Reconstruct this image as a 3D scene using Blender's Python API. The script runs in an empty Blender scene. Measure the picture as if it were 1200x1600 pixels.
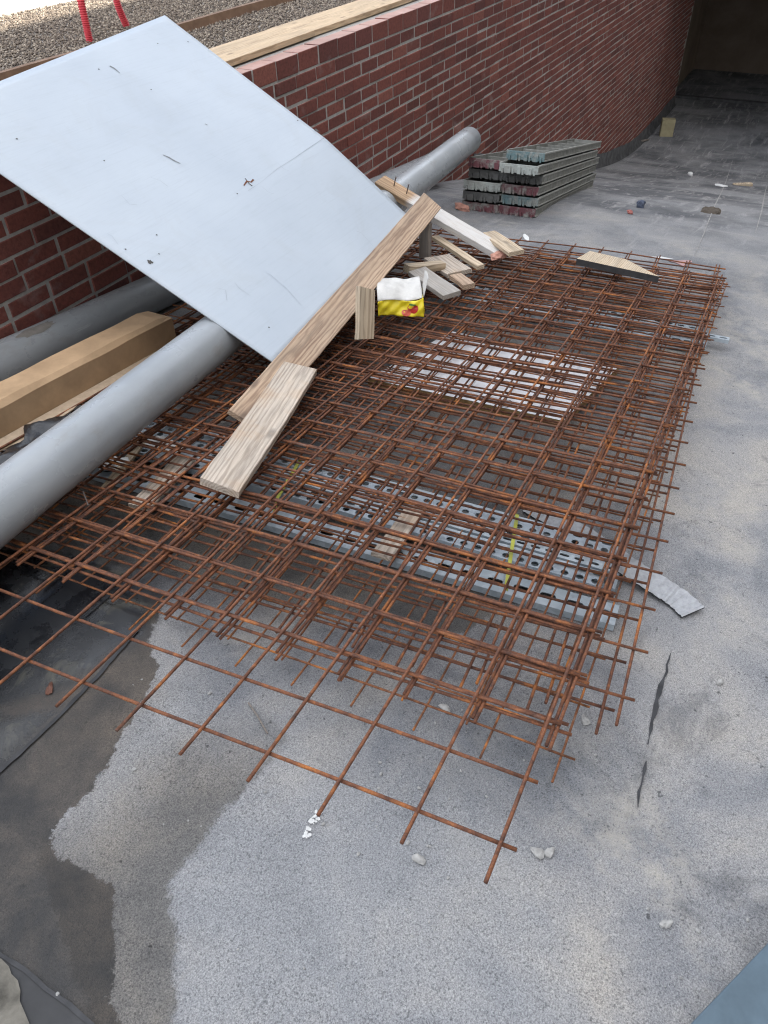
import bpy, bmesh, math, random
import numpy as np
from mathutils import Vector, Matrix
random.seed(7); np.random.seed(7)
scene = bpy.context.scene
COL = scene.collection
V = Vector
# ------------------------------------------------------------------ site geometry
CAM = np.array([0.0, 0.0, 1.38])          # eye height over the ramp
ROT = np.array([[0.4539948727, -0.5940545264, 0.6640691795],
                [-0.8907341385, -0.2842457587, 0.3546787887],
                [-0.0219396921, -0.7525314400, -0.6581907639]])
F = 1200.0
KN = [(-40, .098), (4, .098), (6, .24), (8, .28), (10, .27), (11.5, .23), (13, .16), (14.5, .05), (15.5, 0), (80, 0)]
def G(x):
    """height of the ramp surface (level across, steepening then flattening along x)"""
    if x < 4: return -.098 * x
    z = -.392
    for (a, sa), (b, sb) in zip(KN[1:], KN[2:]):
        if x <= b:
            s = sa + (sb - sa) * (x - a) / (b - a)
            return z - (sa + s) / 2 * (x - a)
        z -= (sa + sb) / 2 * (b - a)
    return z
def ray(u, v): return ROT @ np.array([u - 600, v - 800, F])
def P(u, v, h=0.0):
    """measured point: where the sight line of a photo pixel meets the surface h above the ramp"""
    w = ray(u, v); t = .1 / np.linalg.norm(w); prev = t
    while t < 60:
        p = CAM + w * t
        if p[2] < G(p[0]) + h: break
        prev = t; t *= 1.03
    a, b = prev, t
    for _ in range(36):
        m = (a + b) / 2; p = CAM + w * m
        if p[2] < G(p[0]) + h: b = m
        else: a = m
    return V(CAM + w * b)
def PZ(u, v, z):
    w = ray(u, v); return V(CAM + w * ((z - CAM[2]) / w[2]))
WALL_Y, WALL_TOP = 2.55, .54
TERR = .48                                   # gravel terrace level

# ------------------------------------------------------------------ materials
def mat(name):
    m = bpy.data.materials.new(name); m.use_nodes = True
    nt = m.node_tree; b = nt.nodes['Principled BSDF']
    return m, nt, b
def N(nt, t, **kw):
    n = nt.nodes.new(t)
    for k, v in kw.items():
        if k in n.inputs: n.inputs[k].default_value = v
        else: setattr(n, k, v)
    return n
def L(nt, a, b): nt.links.new(a, b)
def coords(nt, scale=(1, 1, 1), random_shift=False, kind='Object'):
    tc = N(nt, 'ShaderNodeTexCoord'); mp = N(nt, 'ShaderNodeMapping'); mp.inputs['Scale'].default_value = scale
    L(nt, tc.outputs[kind], mp.inputs['Vector'])
    if random_shift:
        oi = N(nt, 'ShaderNodeObjectInfo'); mu = N(nt, 'ShaderNodeMath', operation='MULTIPLY'); mu.inputs[1].default_value = 37.0
        L(nt, oi.outputs['Random'], mu.inputs[0])
        cx = N(nt, 'ShaderNodeCombineXYZ'); L(nt, mu.outputs[0], cx.inputs['X']); L(nt, mu.outputs[0], cx.inputs['Y']); L(nt, mu.outputs[0], cx.inputs['Z'])
        L(nt, cx.outputs[0], mp.inputs['Location'])
    return mp.outputs['Vector']
def noise(nt, vec, scale, detail=4, rough=.55, dist=0.0):
    n = N(nt, 'ShaderNodeTexNoise'); n.inputs['Scale'].default_value = scale; n.inputs['Detail'].default_value = detail
    n.inputs['Roughness'].default_value = rough; n.inputs['Distortion'].default_value = dist
    L(nt, vec, n.inputs['Vector']); return n.outputs['Fac']
def ramp(nt, fac, stops, interp='LINEAR'):
    r = N(nt, 'ShaderNodeValToRGB'); r.color_ramp.interpolation = interp
    e = r.color_ramp.elements
    while len(e) < len(stops): e.new(.5)
    for el, (p, c) in zip(e, stops):
        el.position = p; el.color = (c[0], c[1], c[2], 1) if not isinstance(c, (int, float)) else (c, c, c, 1)
    L(nt, fac, r.inputs['Fac']); return r.outputs['Color']
def mix(nt, fac, a, b, mode='MIX'):
    m = N(nt, 'ShaderNodeMix', data_type='RGBA', blend_type=mode)
    for s, v in ((0, fac), (6, a), (7, b)):
        if hasattr(v, 'links') or isinstance(v, bpy.types.NodeSocket): L(nt, v, m.inputs[s])
        else: m.inputs[s].default_value = v if s == 0 else (*v[:3], 1)
    return m.outputs[2]
def math_(nt, op, a, b=None, clamp=False):
    m = N(nt, 'ShaderNodeMath', operation=op); m.use_clamp = clamp
    for i, v in enumerate((a, b)):
        if v is None: continue
        if isinstance(v, bpy.types.NodeSocket): L(nt, v, m.inputs[i])
        else: m.inputs[i].default_value = v
    return m.outputs[0]
def bump(nt, b, h, strength=.3, dist=.002):
    bp = N(nt, 'ShaderNodeBump'); bp.inputs['Strength'].default_value = strength; bp.inputs['Distance'].default_value = dist
    L(nt, h, bp.inputs['Height']); L(nt, bp.outputs['Normal'], b.inputs['Normal'])
def setc(nt, b, c, rough=None):
    if isinstance(c, bpy.types.NodeSocket): L(nt, c, b.inputs['Base Color'])
    else: b.inputs['Base Color'].default_value = (*c, 1)
    if rough is not None:
        if isinstance(rough, bpy.types.NodeSocket): L(nt, rough, b.inputs['Roughness'])
        else: b.inputs['Roughness'].default_value = rough

def M_felt():
    m, nt, b = mat('mineral_felt'); v = coords(nt)
    g1 = noise(nt, v, 360, 3, .7); g2 = noise(nt, v, 2.6, 7, .66, .5); g3 = noise(nt, v, 14, 5, .65); g4 = noise(nt, v, 60, 3, .6)
    fine = ramp(nt, g1, [(.30, (.13, .13, .131)), (.42, (.225, .225, .228)), (.55, (.325, .323, .322)), (.72, (.47, .465, .455))])
    dens = noise(nt, v, 4.2, 5, .6)
    spk = ramp(nt, math_(nt, 'ADD', noise(nt, v, 205, 3, .65), math_(nt, 'MULTIPLY', math_(nt, 'SUBTRACT', dens, .5), .22)), [(.37, 1.0), (.42, 0.0)])
    gran = mix(nt, math_(nt, 'MULTIPLY', spk, .50), fine, (.060, .058, .060))
    wsp = ramp(nt, noise(nt, coords(nt, (1.07, .93, 1)), 210, 2, .5), [(.63, 0.0), (.69, 1.0)])
    gran = mix(nt, math_(nt, 'MULTIPLY', wsp, .28), gran, (.60, .595, .575))
    tone = ramp(nt, g2, [(.32, (.52, .535, .56)), (.44, (.73, .74, .765)), (.54, (.93, .915, .90)), (.68, (1.16, 1.09, .99))])
    c = mix(nt, 1.0, gran, tone, 'MULTIPLY')
    # pale sandy dust lying in patches
    dust = math_(nt, 'MULTIPLY', ramp(nt, noise(nt, v, 1.7, 6, .66, .8), [(.52, 0.0), (.70, 1.0)]), ramp(nt, g3, [(.38, 0.0), (.62, 1.0)]))
    c = mix(nt, math_(nt, 'MULTIPLY', math_(nt, 'MULTIPLY', dust, .75), math_(nt, 'SUBTRACT', 1.0, math_(nt, 'MULTIPLY', spk, .8))), c, (.42, .385, .325))
    dk = ramp(nt, noise(nt, v, 5.5, 6, .7, .8), [(.58, 0.0), (.70, 1.0)])
    c = mix(nt, math_(nt, 'MULTIPLY', dk, .40), c, (.06, .062, .068))
    pit = ramp(nt, g4, [(.26, 1.0), (.34, 0.0)])
    c = mix(nt, math_(nt, 'MULTIPLY', pit, .75), c, (.03, .03, .032))
    # older bare bitumen further down the ramp: dark with pale scuffs running across and along
    sx = N(nt, 'ShaderNodeSeparateXYZ'); L(nt, v, sx.inputs[0])
    far = N(nt, 'ShaderNodeMapRange'); far.inputs['From Min'].default_value = 3.9; far.inputs['From Max'].default_value = 6.2
    L(nt, math_(nt, 'ADD', sx.outputs['X'], math_(nt, 'MULTIPLY', math_(nt, 'SUBTRACT', noise(nt, v, 1.2, 5), .5), 4.0)), far.inputs['Value'])
    va = coords(nt, (.55, 4.0, 1)); vb = coords(nt, (5.0, .7, 1))
    scuff = math_(nt, 'MAXIMUM', ramp(nt, noise(nt, va, 3.0, 8, .72, .5), [(.52, 0.0), (.70, 1.0)]), ramp(nt, noise(nt, vb, 1.6, 8, .75, .6), [(.56, 0.0), (.73, 1.0)]))
    old = mix(nt, scuff, (.034, .037, .044), (.42, .40, .385))
    old = mix(nt, ramp(nt, noise(nt, v, 1.1, 5, .6, .5), [(.40, .10), (.62, .75)]), old, gran)
    c = mix(nt, math_(nt, 'MULTIPLY', far.outputs[0], .84), c, old)
    # water: rain-soaked stains, sharp irregular rims; also shade painted in under the mats
    rough = None
    nz = math_(nt, 'MULTIPLY', math_(nt, 'SUBTRACT', noise(nt, v, 30, 8, .78), .5), .075)
    def wetmask(attr, w):
        at = N(nt, 'ShaderNodeAttribute'); at.attribute_name = attr
        mr = N(nt, 'ShaderNodeMapRange'); mr.inputs['From Min'].default_value = -w; mr.inputs['From Max'].default_value = w
        L(nt, math_(nt, 'ADD', at.outputs['Fac'], nz), mr.inputs['Value']); return mr.outputs[0]
    damp = wetmask('damp', .006); wet = wetmask('wet', .002); pool = wetmask('pool', .035)
    bleach = wetmask('bleach', .05); soft = wetmask('damp_soft', .05); drying = wetmask('drying', .10); damp_shade = wetmask('damp_shade', .16)
    c = mix(nt, math_(nt, 'MULTIPLY', damp_shade, ramp(nt, g2, [(.3, .95), (.7, .55)])), c, mix(nt, 1.0, c, (.34, .325, .305), 'MULTIPLY'))  # damp ground and the mats' shade, both put into the felt colour
    c = mix(nt, math_(nt, 'MULTIPLY', soft, 0.0), c, mix(nt, 1.0, c, (.66, .64, .60), 'MULTIPLY'))
    c = mix(nt, math_(nt, 'MULTIPLY', bleach, .40), c, mix(nt, 1.0, gran, (1.0, 1.03, 1.055), 'MULTIPLY'))
    c = mix(nt, math_(nt, 'MULTIPLY', drying, ramp(nt, dens, [(.3, .95), (.7, .6)])), c, mix(nt, 1.0, c, (.62, .645, .675), 'MULTIPLY'))
    c = mix(nt, math_(nt, 'MULTIPLY', math_(nt, 'MULTIPLY', damp, .95), math_(nt, 'SUBTRACT', 1.0, wetmask('dry', .11))), c, mix(nt, 1.0, c, (.56, .53, .485), 'MULTIPLY'))
    wetc = mix(nt, 1.0, c, mix(nt, ramp(nt, noise(nt, v, 4.6, 6, .62, .6), [(.40, 0.0), (.60, 1.0)]), (.115, .110, .105), (.36, .30, .24)), 'MULTIPLY')
    wetc = mix(nt, .10, wetc, mix(nt, ramp(nt, g2, [(.4, 0.0), (.62, 1.0)]), (.026, .025, .025), (.065, .056, .047)))
    c = mix(nt, wet, c, wetc)
    poolc = mix(nt, ramp(nt, noise(nt, v, 7, 6, .6, 1.0), [(.55, 0.0), (.68, 1.0)]), (.010, .011, .013), (.075, .07, .052))
    c = mix(nt, pool, c, poolc)
    r = mix(nt, wet, (.93,) * 3, (.58,) * 3); r = mix(nt, pool, r, mix(nt, ramp(nt, noise(nt, v, 9, 5, .6), [(.45, 0.0), (.55, 1.0)]), (.06,) * 3, (.34,) * 3))
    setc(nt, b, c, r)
    h = math_(nt, 'ADD', math_(nt, 'ADD', g1, math_(nt, 'MULTIPLY', wsp, .35)), math_(nt, 'MULTIPLY', g3, 1.6))
    bp = N(nt, 'ShaderNodeBump'); bp.inputs['Distance'].default_value = .0035
    L(nt, math_(nt, 'SUBTRACT', .55, math_(nt, 'MULTIPLY', pool, .42)), bp.inputs['Strength'])
    L(nt, h, bp.inputs['Height']); L(nt, bp.outputs['Normal'], b.inputs['Normal'])
    return m
def M_simple(name, col, rough=.6, var=.25, scale=12, bumpd=.0015, metallic=0.0, rs=True, spec=None):
    m, nt, b = mat(name); v = coords(nt, random_shift=rs)
    n = noise(nt, v, scale, 6, .62, .3); n2 = noise(nt, v, scale * 9, 3, .6)
    lo = tuple(max(0, c * (1 - var)) for c in col); hi = tuple(min(1, c * (1 + var)) for c in col)
    c = ramp(nt, n, [(.3, lo), (.5, col), (.72, hi)])
    c = mix(nt, .25, c, mix(nt, n2, lo, hi))
    setc(nt, b, c, ramp(nt, n, [(.3, min(1, rough * 1.15)), (.7, rough * .85)]))
    b.inputs['Metallic'].default_value = metallic
    if spec is not None: b.inputs['Specular IOR Level'].default_value = spec
    bump(nt, b, math_(nt, 'ADD', n, math_(nt, 'MULTIPLY', n2, .4)), .35, bumpd)
    return m
def M_brick():
    m, nt, b = mat('red_brick'); v = coords(nt)
    gi = N(nt, 'ShaderNodeNewGeometry'); rnd = gi.outputs['Random Per Island']
    base = ramp(nt, rnd, [(0, (.11, .036, .030)), (.25, (.163, .050, .038)), (.6, (.20, .061, .045)), (.85, (.14, .044, .036)), (1, (.245, .085, .062))])
    n = noise(nt, v, 55, 6, .7); n2 = noise(nt, v, 5, 5, .6, .5)
    c = mix(nt, 1.0, base, ramp(nt, n, [(.28, .55), (.5, 1.0), (.75, 1.35)]), 'MULTIPLY')
    c = mix(nt, math_(nt, 'MULTIPLY', ramp(nt, n2, [(.60, 0.0), (.78, 1.0)]), .35), c, (.42, .38, .36))
    c = mix(nt, math_(nt, 'MULTIPLY', ramp(nt, noise(nt, v, 30, 6, .8, 1.5), [(.68, 0.0), (.74, 1.0)]), .5), c, (.55, .50, .47))
    sn = N(nt, 'ShaderNodeSeparateXYZ'); L(nt, gi.outputs['Normal'], sn.inputs[0])      # upward faces paler: skylight painted in, with pale weathering
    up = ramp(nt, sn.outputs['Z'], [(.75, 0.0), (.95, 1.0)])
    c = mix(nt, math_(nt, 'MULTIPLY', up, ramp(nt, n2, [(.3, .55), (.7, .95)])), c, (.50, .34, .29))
    setc(nt, b, c, .88); bump(nt, b, n, .6, .004); return m
def M_wood(name, light, dark, grain=1.0, grey=0.0, paint=None, stain=None):
    m, nt, b = mat(name)
    v = coords(nt, (1.3, 16, 16), True); v2 = coords(nt, (.7, 5.0, 5.0), True); v3 = coords(nt, (4, 130, 130), True)
    dist = noise(nt, v2, 2.2, 4, .5, 1.2)
    w = N(nt, 'ShaderNodeTexWave', wave_type='RINGS', rings_direction='X', wave_profile='SIN')
    w.inputs['Scale'].default_value = 34; w.inputs['Distortion'].default_value = 4.2; w.inputs['Detail'].default_value = 1.2; w.inputs['Detail Scale'].default_value = 2.2
    oi = N(nt, 'ShaderNodeObjectInfo'); mpw = N(nt, 'ShaderNodeMapping'); mpw.inputs['Scale'].default_value = (.10, 1, 1)
    cw = N(nt, 'ShaderNodeCombineXYZ'); L(nt, oi.outputs['Random'], cw.inputs['X']); cw.inputs['Z'].default_value = .035
    L(nt, math_(nt, 'MULTIPLY', math_(nt, 'SUBTRACT', oi.outputs['Random'], .5), .05), cw.inputs['Y'])
    tcw = N(nt, 'ShaderNodeTexCoord'); L(nt, tcw.outputs['Object'], mpw.inputs['Vector']); L(nt, cw.outputs[0], mpw.inputs['Location'])
    L(nt, mpw.outputs[0], w.inputs['Vector'])
    fib = noise(nt, v3, 3.0, 5, .7)
    mid = tuple((a + d) / 2 for a, d in zip(dark, light)); soft = tuple(a * .3 + d * .7 for a, d in zip(dark, light))
    big = noise(nt, coords(nt, (1.1, 9, 9), True), 2.0, 6, .6, 1.0)
    wv = math_(nt, 'ADD', math_(nt, 'MULTIPLY', w.outputs['Fac'], .45), math_(nt, 'MULTIPLY', big, .70))
    c = ramp(nt, wv, [(.25, dark), (.42, mid), (.58, soft), (.85, light)])
    c = mix(nt, 1.0, c, ramp(nt, fib, [(.3, .80), (.55, 1.0), (.75, 1.14)]), 'MULTIPLY')
    c = mix(nt, 1.0, c, ramp(nt, math_(nt, 'ADD', w.outputs['Fac'], math_(nt, 'MULTIPLY', math_(nt, 'SUBTRACT', fib, .5), .5)), [(.02, .80), (.34, 1.0), (.9, 1.04)]), 'MULTIPLY')
    c = mix(nt, 1.0, c, ramp(nt, dist, [(.3, .78), (.6, 1.08)]), 'MULTIPLY')
    # knots
    vo = N(nt, 'ShaderNodeTexVoronoi'); vo.inputs['Scale'].default_value = 1.0; vo.inputs['Randomness'].default_value = 1.0
    L(nt, coords(nt, (4.5, 11, 11), True), vo.inputs['Vector'])
    kn = ramp(nt, vo.outputs['Distance'], [(.07, 1.0), (.16, 0.0)])
    c = mix(nt, math_(nt, 'MULTIPLY', kn, .8), c, tuple(d * .42 for d in dark))
    if grey:
        gm = noise(nt, coords(nt, (3, 20, 20), True), 1.4, 6, .65)
        c = mix(nt, math_(nt, 'MULTIPLY', ramp(nt, gm, [(.25, .45), (.65, 1.0)]), grey), c, mix(nt, fib, (.20, .185, .165), (.50, .475, .44)))
    if stain:
        c = mix(nt, math_(nt, 'MULTIPLY', ramp(nt, noise(nt, coords(nt, (2, 2, 2), True), 3.5, 5, .6), [(.5, 0.0), (.72, 1.0)]), .5), c, stain)
    if paint is not None:                      # whitewashed from one point of its length onward
        tc = N(nt, 'ShaderNodeTexCoord'); sx = N(nt, 'ShaderNodeSeparateXYZ'); L(nt, tc.outputs['Object'], sx.inputs[0])
        mr = N(nt, 'ShaderNodeMapRange'); mr.inputs['From Min'].default_value = paint - .02; mr.inputs['From Max'].default_value = paint + .02
        L(nt, math_(nt, 'ADD', sx.outputs['X'], math_(nt, 'MULTIPLY', fib, .06)), mr.inputs['Value'])
        wear = ramp(nt, fib, [(.35, .55), (.5, .95)])
        c = mix(nt, math_(nt, 'MULTIPLY', mr.outputs[0], wear), c, (.60, .585, .555))
    setc(nt, b, c, .82)
    bump(nt, b, math_(nt, 'ADD', math_(nt, 'MULTIPLY', w.outputs['Fac'], .6), fib), .5, .0016); return m
def M_rust(name, tint):
    m, nt, b = mat(name); v = coords(nt)
    n = noise(nt, v, 38, 6, .68); n2 = noise(nt, v, 9, 5, .6); n3 = noise(nt, v, 260, 3, .7)
    c = ramp(nt, n, [(.30, (.050, .023, .015)), (.46, (.118, .048, .024)), (.60, (.205, .080, .033)), (.76, (.42, .17, .05))])
    c = mix(nt, ramp(nt, n2, [(.57, 0.0), (.68, .8)]), c, (.42, .155, .032))
    c = mix(nt, math_(nt, 'MULTIPLY', ramp(nt, noise(nt, v, 16, 4, .6), [(.64, 0.0), (.74, 1.0)]), .4), c, (.26, .20, .17))
    c = mix(nt, 1.0, c, tint, 'MULTIPLY')
    c = mix(nt, 1.0, c, ramp(nt, n3, [(.3, .65), (.7, 1.3)]), 'MULTIPLY')
    setc(nt, b, c, .78); b.inputs['Metallic'].default_value = .0
    bump(nt, b, n3, .5, .0012); return m
def M_pvc():
    m, nt, b = mat('grey_pvc'); v = coords(nt, (.6, 1, 1), True); v2 = coords(nt, (5, 60, 60), True)
    n = noise(nt, v, 6, 6, .6); s = noise(nt, v2, 1.0, 7, .75)
    c = ramp(nt, n, [(.3, (.245, .262, .275)), (.55, (.30, .318, .33)), (.75, (.345, .362, .37))])
    c = mix(nt, math_(nt, 'MULTIPLY', ramp(nt, s, [(.64, 0.0), (.72, 1.0)]), .45), c, (.55, .56, .56))
    c = mix(nt, math_(nt, 'MULTIPLY', ramp(nt, noise(nt, coords(nt, (1.5, 3, 3), True), 5, 6, .7), [(.56, 0.0), (.74, 1.0)]), .42), c, (.20, .18, .15))
    setc(nt, b, c, ramp(nt, n, [(.3, .36), (.7, .22)])); bump(nt, b, n, .10, .002); return m
def M_board():
    m, nt, b = mat('white_coated_sheet'); v = coords(nt)
    n = noise(nt, v, 2.2, 5, .6); n2 = noise(nt, coords(nt, (1.2, 30, 1)), 5, 6, .7); n3 = noise(nt, v, 120, 3, .7)
    c = ramp(nt, n, [(.3, (.405, .455, .505)), (.7, (.46, .51, .555))])
    c = mix(nt, math_(nt, 'MULTIPLY', ramp(nt, n2, [(.50, 0.0), (.74, 1.0)]), .26), c, (.30, .335, .37))
    c = mix(nt, math_(nt, 'MULTIPLY', ramp(nt, noise(nt, v, 3.1, 7, .7, 1.2), [(.52, 0.0), (.75, 1.0)]), .24), c, (.34, .35, .345))
    c = mix(nt, math_(nt, 'MULTIPLY', ramp(nt, n3, [(.70, 0.0), (.76, 1.0)]), .25), c, (.38, .36, .34))
    setc(nt, b, c, ramp(nt, n, [(.3, .42), (.7, .33)])); bump(nt, b, n, .25, .004); return m
def M_gravel():
    m, nt, b = mat('pea_gravel'); v = coords(nt)
    vo = N(nt, 'ShaderNodeTexVoronoi'); vo.inputs['Scale'].default_value = 70; L(nt, v, vo.inputs['Vector'])
    sx = N(nt, 'ShaderNodeSeparateColor'); L(nt, vo.outputs['Color'], sx.inputs[0])
    c = ramp(nt, sx.outputs[0], [(0, (.10, .085, .075)), (.35, (.22, .19, .165)), (.7, (.34, .295, .25)), (1, (.50, .46, .41))])
    c = mix(nt, 1.0, c, ramp(nt, vo.outputs['Distance'], [(.2, 1.0), (.75, .35)]), 'MULTIPLY')
    setc(nt, b, c, .9); bump(nt, b, math_(nt, 'SUBTRACT', 1.0, vo.outputs['Distance']), .9, .012); return m
def M_pebble(name, stops):
    m, nt, b = mat(name)
    gi = N(nt, 'ShaderNodeNewGeometry'); v = coords(nt, random_shift=True)
    c = ramp(nt, gi.outputs['Random Per Island'], stops)
    c = mix(nt, 1.0, c, ramp(nt, noise(nt, v, 90, 4, .6), [(.3, .75), (.7, 1.2)]), 'MULTIPLY')
    setc(nt, b, c, .85); return m
def M_galv():
    m, nt, b = mat('galvanised_steel'); v = coords(nt)
    vo = N(nt, 'ShaderNodeTexVoronoi'); vo.inputs['Scale'].default_value = 60; L(nt, v, vo.inputs['Vector'])
    sx = N(nt, 'ShaderNodeSeparateColor'); L(nt, vo.outputs['Color'], sx.inputs[0])
    n = noise(nt, v, 9, 5, .6)
    c = ramp(nt, sx.outputs[0], [(0, (.31, .36, .395)), (1, (.45, .50, .535))]); c = mix(nt, .35, c, ramp(nt, n, [(.3, (.25, .285, .31)), (.7, (.50, .55, .58))]))
    setc(nt, b, c, .48); b.inputs['Metallic'].default_value = .15; bump(nt, b, n, .2, .001); return m
def M_formwork(name, col):
    m, nt, b = mat(name); v = coords(nt, random_shift=True)
    n = noise(nt, v, 14, 6, .7, .6); n2 = noise(nt, v, 45, 5, .7)
    c = mix(nt, ramp(nt, n, [(.44, 0.0), (.62, 1.0)]), col, (.28, .28, .255) if max(col) > .145 else tuple(x * .75 for x in col))
    c = mix(nt, math_(nt, 'MULTIPLY', ramp(nt, n2, [(.55, 0.0), (.7, 1.0)]), .6), c, (.085, .085, .08))
    setc(nt, b, c, .75); b.inputs['Metallic'].default_value = .15; bump(nt, b, n2, .5, .003); return m

MT = dict(
    felt=M_felt(), brick=M_brick(),
    mortar=M_simple('lime_mortar', (.36, .345, .32), .95, .3, 40, .003, rs=False),
    coping=M_simple('pale_mortar', (.45, .42, .38), .95, .25, 40, .003, rs=False),
    new_wood=M_wood('new_pine', (.52, .37, .245), (.34, .205, .12), grey=.18),
    old_wood=M_wood('weathered_pine', (.58, .48, .375), (.34, .255, .18), grey=.38, stain=(.42, .26, .14)),
    grey_wood=M_wood('greyed_pine', (.40, .345, .28), (.22, .18, .14), grey=.85),
    pale_wood=M_wood('pale_pine', (.58, .46, .31), (.42, .29, .165), grey=.25),
    dark_wood=M_wood('dark_wet_wood', (.17, .13, .10), (.08, .062, .05), grey=.35),
    painted_wood=M_wood('half_whitewashed_pine', (.48, .33, .20), (.33, .20, .11), paint=.24),
    board_wood=M_wood('scaffold_board', (.56, .42, .265), (.47, .325, .185), grey=.1),
    ply_dark=M_simple('resin_faced_edge', (.035, .034, .034), .6, .5, 30),
    rust=M_rust('rebar_rust', (1.0, .92, .90)), rust2=M_rust('rebar_rust_bright', (1.2, 1.12, .95)), rust3=M_rust('rebar_rust_dark', (.78, .72, .74)),
    pvc=M_pvc(), sheet=M_board(),
    sheet_back=M_simple('sheet_back', (.30, .31, .32), .6, .2, 8),
    gravel=M_gravel(), galv=M_galv(),
    card=M_simple('corrugated_cardboard', (.40, .265, .15), .85, .24, 9, .0008, rs=False),
    card_edge=M_simple('cardboard_edge', (.47, .36, .25), .9, .2, 60),
    film=M_simple('black_plastic_film', (.018, .019, .022), .22, .5, 25, .006),
    film_silver=M_simple('silver_plastic_film', (.55, .56, .57), .3, .3, 25, .006),
    concrete=M_simple('pale_concrete', (.52, .51, .48), .9, .14, 3, .002, rs=False),
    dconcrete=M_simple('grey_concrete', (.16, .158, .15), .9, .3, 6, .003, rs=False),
    upstand=M_simple('bitumen_upstand', (.060, .060, .062), .8, .6, 8, .004, rs=False),
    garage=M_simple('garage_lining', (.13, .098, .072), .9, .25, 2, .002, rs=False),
    facade=M_simple('facade_render', (.36, .34, .315), .9, .12, 1.5, .002, rs=False),
    glass=M_simple('window_glass', (.03, .035, .04), .08, .2, 1, 0.0, rs=False),
    corten=M_simple('rusty_edging_steel', (.165, .095, .055), .8, .3, 14, .002, rs=False),
    conduit=M_simple('red_conduit', (.52, .030, .045), .55, .12, 10, .0005),
    white_panel=M_simple('white_melamine', (.76, .765, .78), .45, .16, 7, .0006),
    chip=M_simple('chipboard_edge', (.30, .185, .075), .9, .5, 60, .003),
    strip=M_simple('bitumen_strip', (.34, .345, .355), .62, .25, 70, .003),
    strip_dark=M_simple('bitumen_strip_underside', (.022, .022, .024), .7, .3, 30, .002),
    strap=M_simple('yellow_strapping', (.42, .42, .06), .45, .15, 20),
    nail=M_simple('nail_steel', (.12, .10, .09), .5, .3, 40, .0003, metallic=.6),
    carton_yellow=M_simple('yellow_carton', (.76, .60, .02), .42, .10, 14, .001),
    carton_white=M_simple('white_carton', (.55, .535, .50), .75, .22, 14, .004),
    tomato=M_simple('printed_red', (.50, .035, .025), .4, .35, 40), tomato2=M_simple('printed_light_red', (.66, .13, .08), .4, .25, 40), leaf=M_simple('printed_green', (.05, .14, .02), .4, .3, 40),
    slate=M_simple('blue_grey_metal', (.085, .125, .155), .42, .22, 14, .001, metallic=.25),
    pebble=M_pebble('pale_pebble', [(0, (.13, .134, .138)), (.6, (.20, .204, .204)), (1, (.36, .35, .33))]),
    dirt_mark=M_simple('dirt_mark', (.06, .055, .05), .8, .4, 60), rust_mark=M_simple('rust_mark', (.16, .06, .03), .9, .4, 60), scratch=M_simple('scratch_mark', (.20, .21, .225), .7, .3, 60),
    chalk=M_simple('chalk', (.62, .62, .60), .95, .2, 60), pinkpaint=M_simple('pink_marking', (.42, .26, .25), .9, .3, 30),
    seam=M_simple('bitumen_seam', (.022, .022, .024), .55, .5, 30, .002), pale_seam=M_simple('pale_seam_dust', (.30, .29, .275), .95, .4, 30),
    brickpink=M_simple('broken_pink_brick', (.46, .235, .175), .9, .3, 30, .004), blockpale=M_simple('pale_yellow_block', (.36, .315, .19), .9, .2, 10, .003),
    blue=M_simple('blue_rag', (.07, .085, .125), .8, .4, 30), redbit=M_simple('red_scrap', (.30, .09, .07), .6, .3, 30), whitebit=M_simple('white_scrap', (.7, .7, .68), .6, .1, 30),
    leafbrown=M_simple('dead_leaf', (.13, .055, .035), .8, .4, 50), darkdirt=M_simple('dirt_clump', (.07, .055, .04), .95, .5, 40, .004),
    peb_terr=M_pebble('terrace_pebble', [(0, (.075, .058, .046)), (.35, (.155, .122, .095)), (.7, (.23, .185, .14)), (1, (.40, .34, .27))]),
)
for nm, c in dict(f_red=(.16, .055, .065), f_teal=(.12, .19, .20), f_grey=(.30, .31, .29), f_dark=(.115, .115, .11), f_pale=(.36, .385, .36), f_rail=(.30, .30, .27), f_web=(.19, .19, .168)).items():
    MT[nm] = M_formwork('formwork_' + nm[2:], c)

# ------------------------------------------------------------------ helpers
def tag(o, label=None, cat=None, group=None, kind=None):
    if label: o['label'] = label
    if cat: o['category'] = cat
    if group: o['group'] = group
    if kind: o['kind'] = kind
    return o
def empty(name, loc, label, cat, group=None):
    o = bpy.data.objects.new(name, None); o.empty_display_size = .05; COL.objects.link(o); o.location = V(loc)
    return tag(o, label, cat, group)
def obj(name, verts, faces, m, parent=None, smooth=False, mats=None, idx=None, local=None):
    """one mesh object; with a parent the given world coordinates are made relative to it"""
    off = parent['_off'] if parent is not None and '_off' in parent else None
    me = bpy.data.meshes.new(name)
    if parent is not None and local is None:
        pl = world_loc(parent); verts = [(v[0] - pl[0], v[1] - pl[1], v[2] - pl[2]) for v in verts]
    me.from_pydata([tuple(v) for v in verts], [], [tuple(f) for f in faces])
    for mm in (mats or [m]): me.materials.append(mm)
    if idx: me.polygons.foreach_set('material_index', idx)
    if smooth: me.polygons.foreach_set('use_smooth', [True] * len(me.polygons))
    me.update()
    o = bpy.data.objects.new(name, me); COL.objects.link(o)
    if parent is not None: o.parent = parent
    if local is not None: o.matrix_local = local
    return o
def world_loc(o):
    l = V((0, 0, 0))
    while o is not None: l += o.location; o = o.parent
    return l
def recalc(o):
    bm = bmesh.new(); bm.from_mesh(o.data); bmesh.ops.recalc_face_normals(bm, faces=bm.faces); bm.to_mesh(o.data); bm.free(); return o
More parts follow.
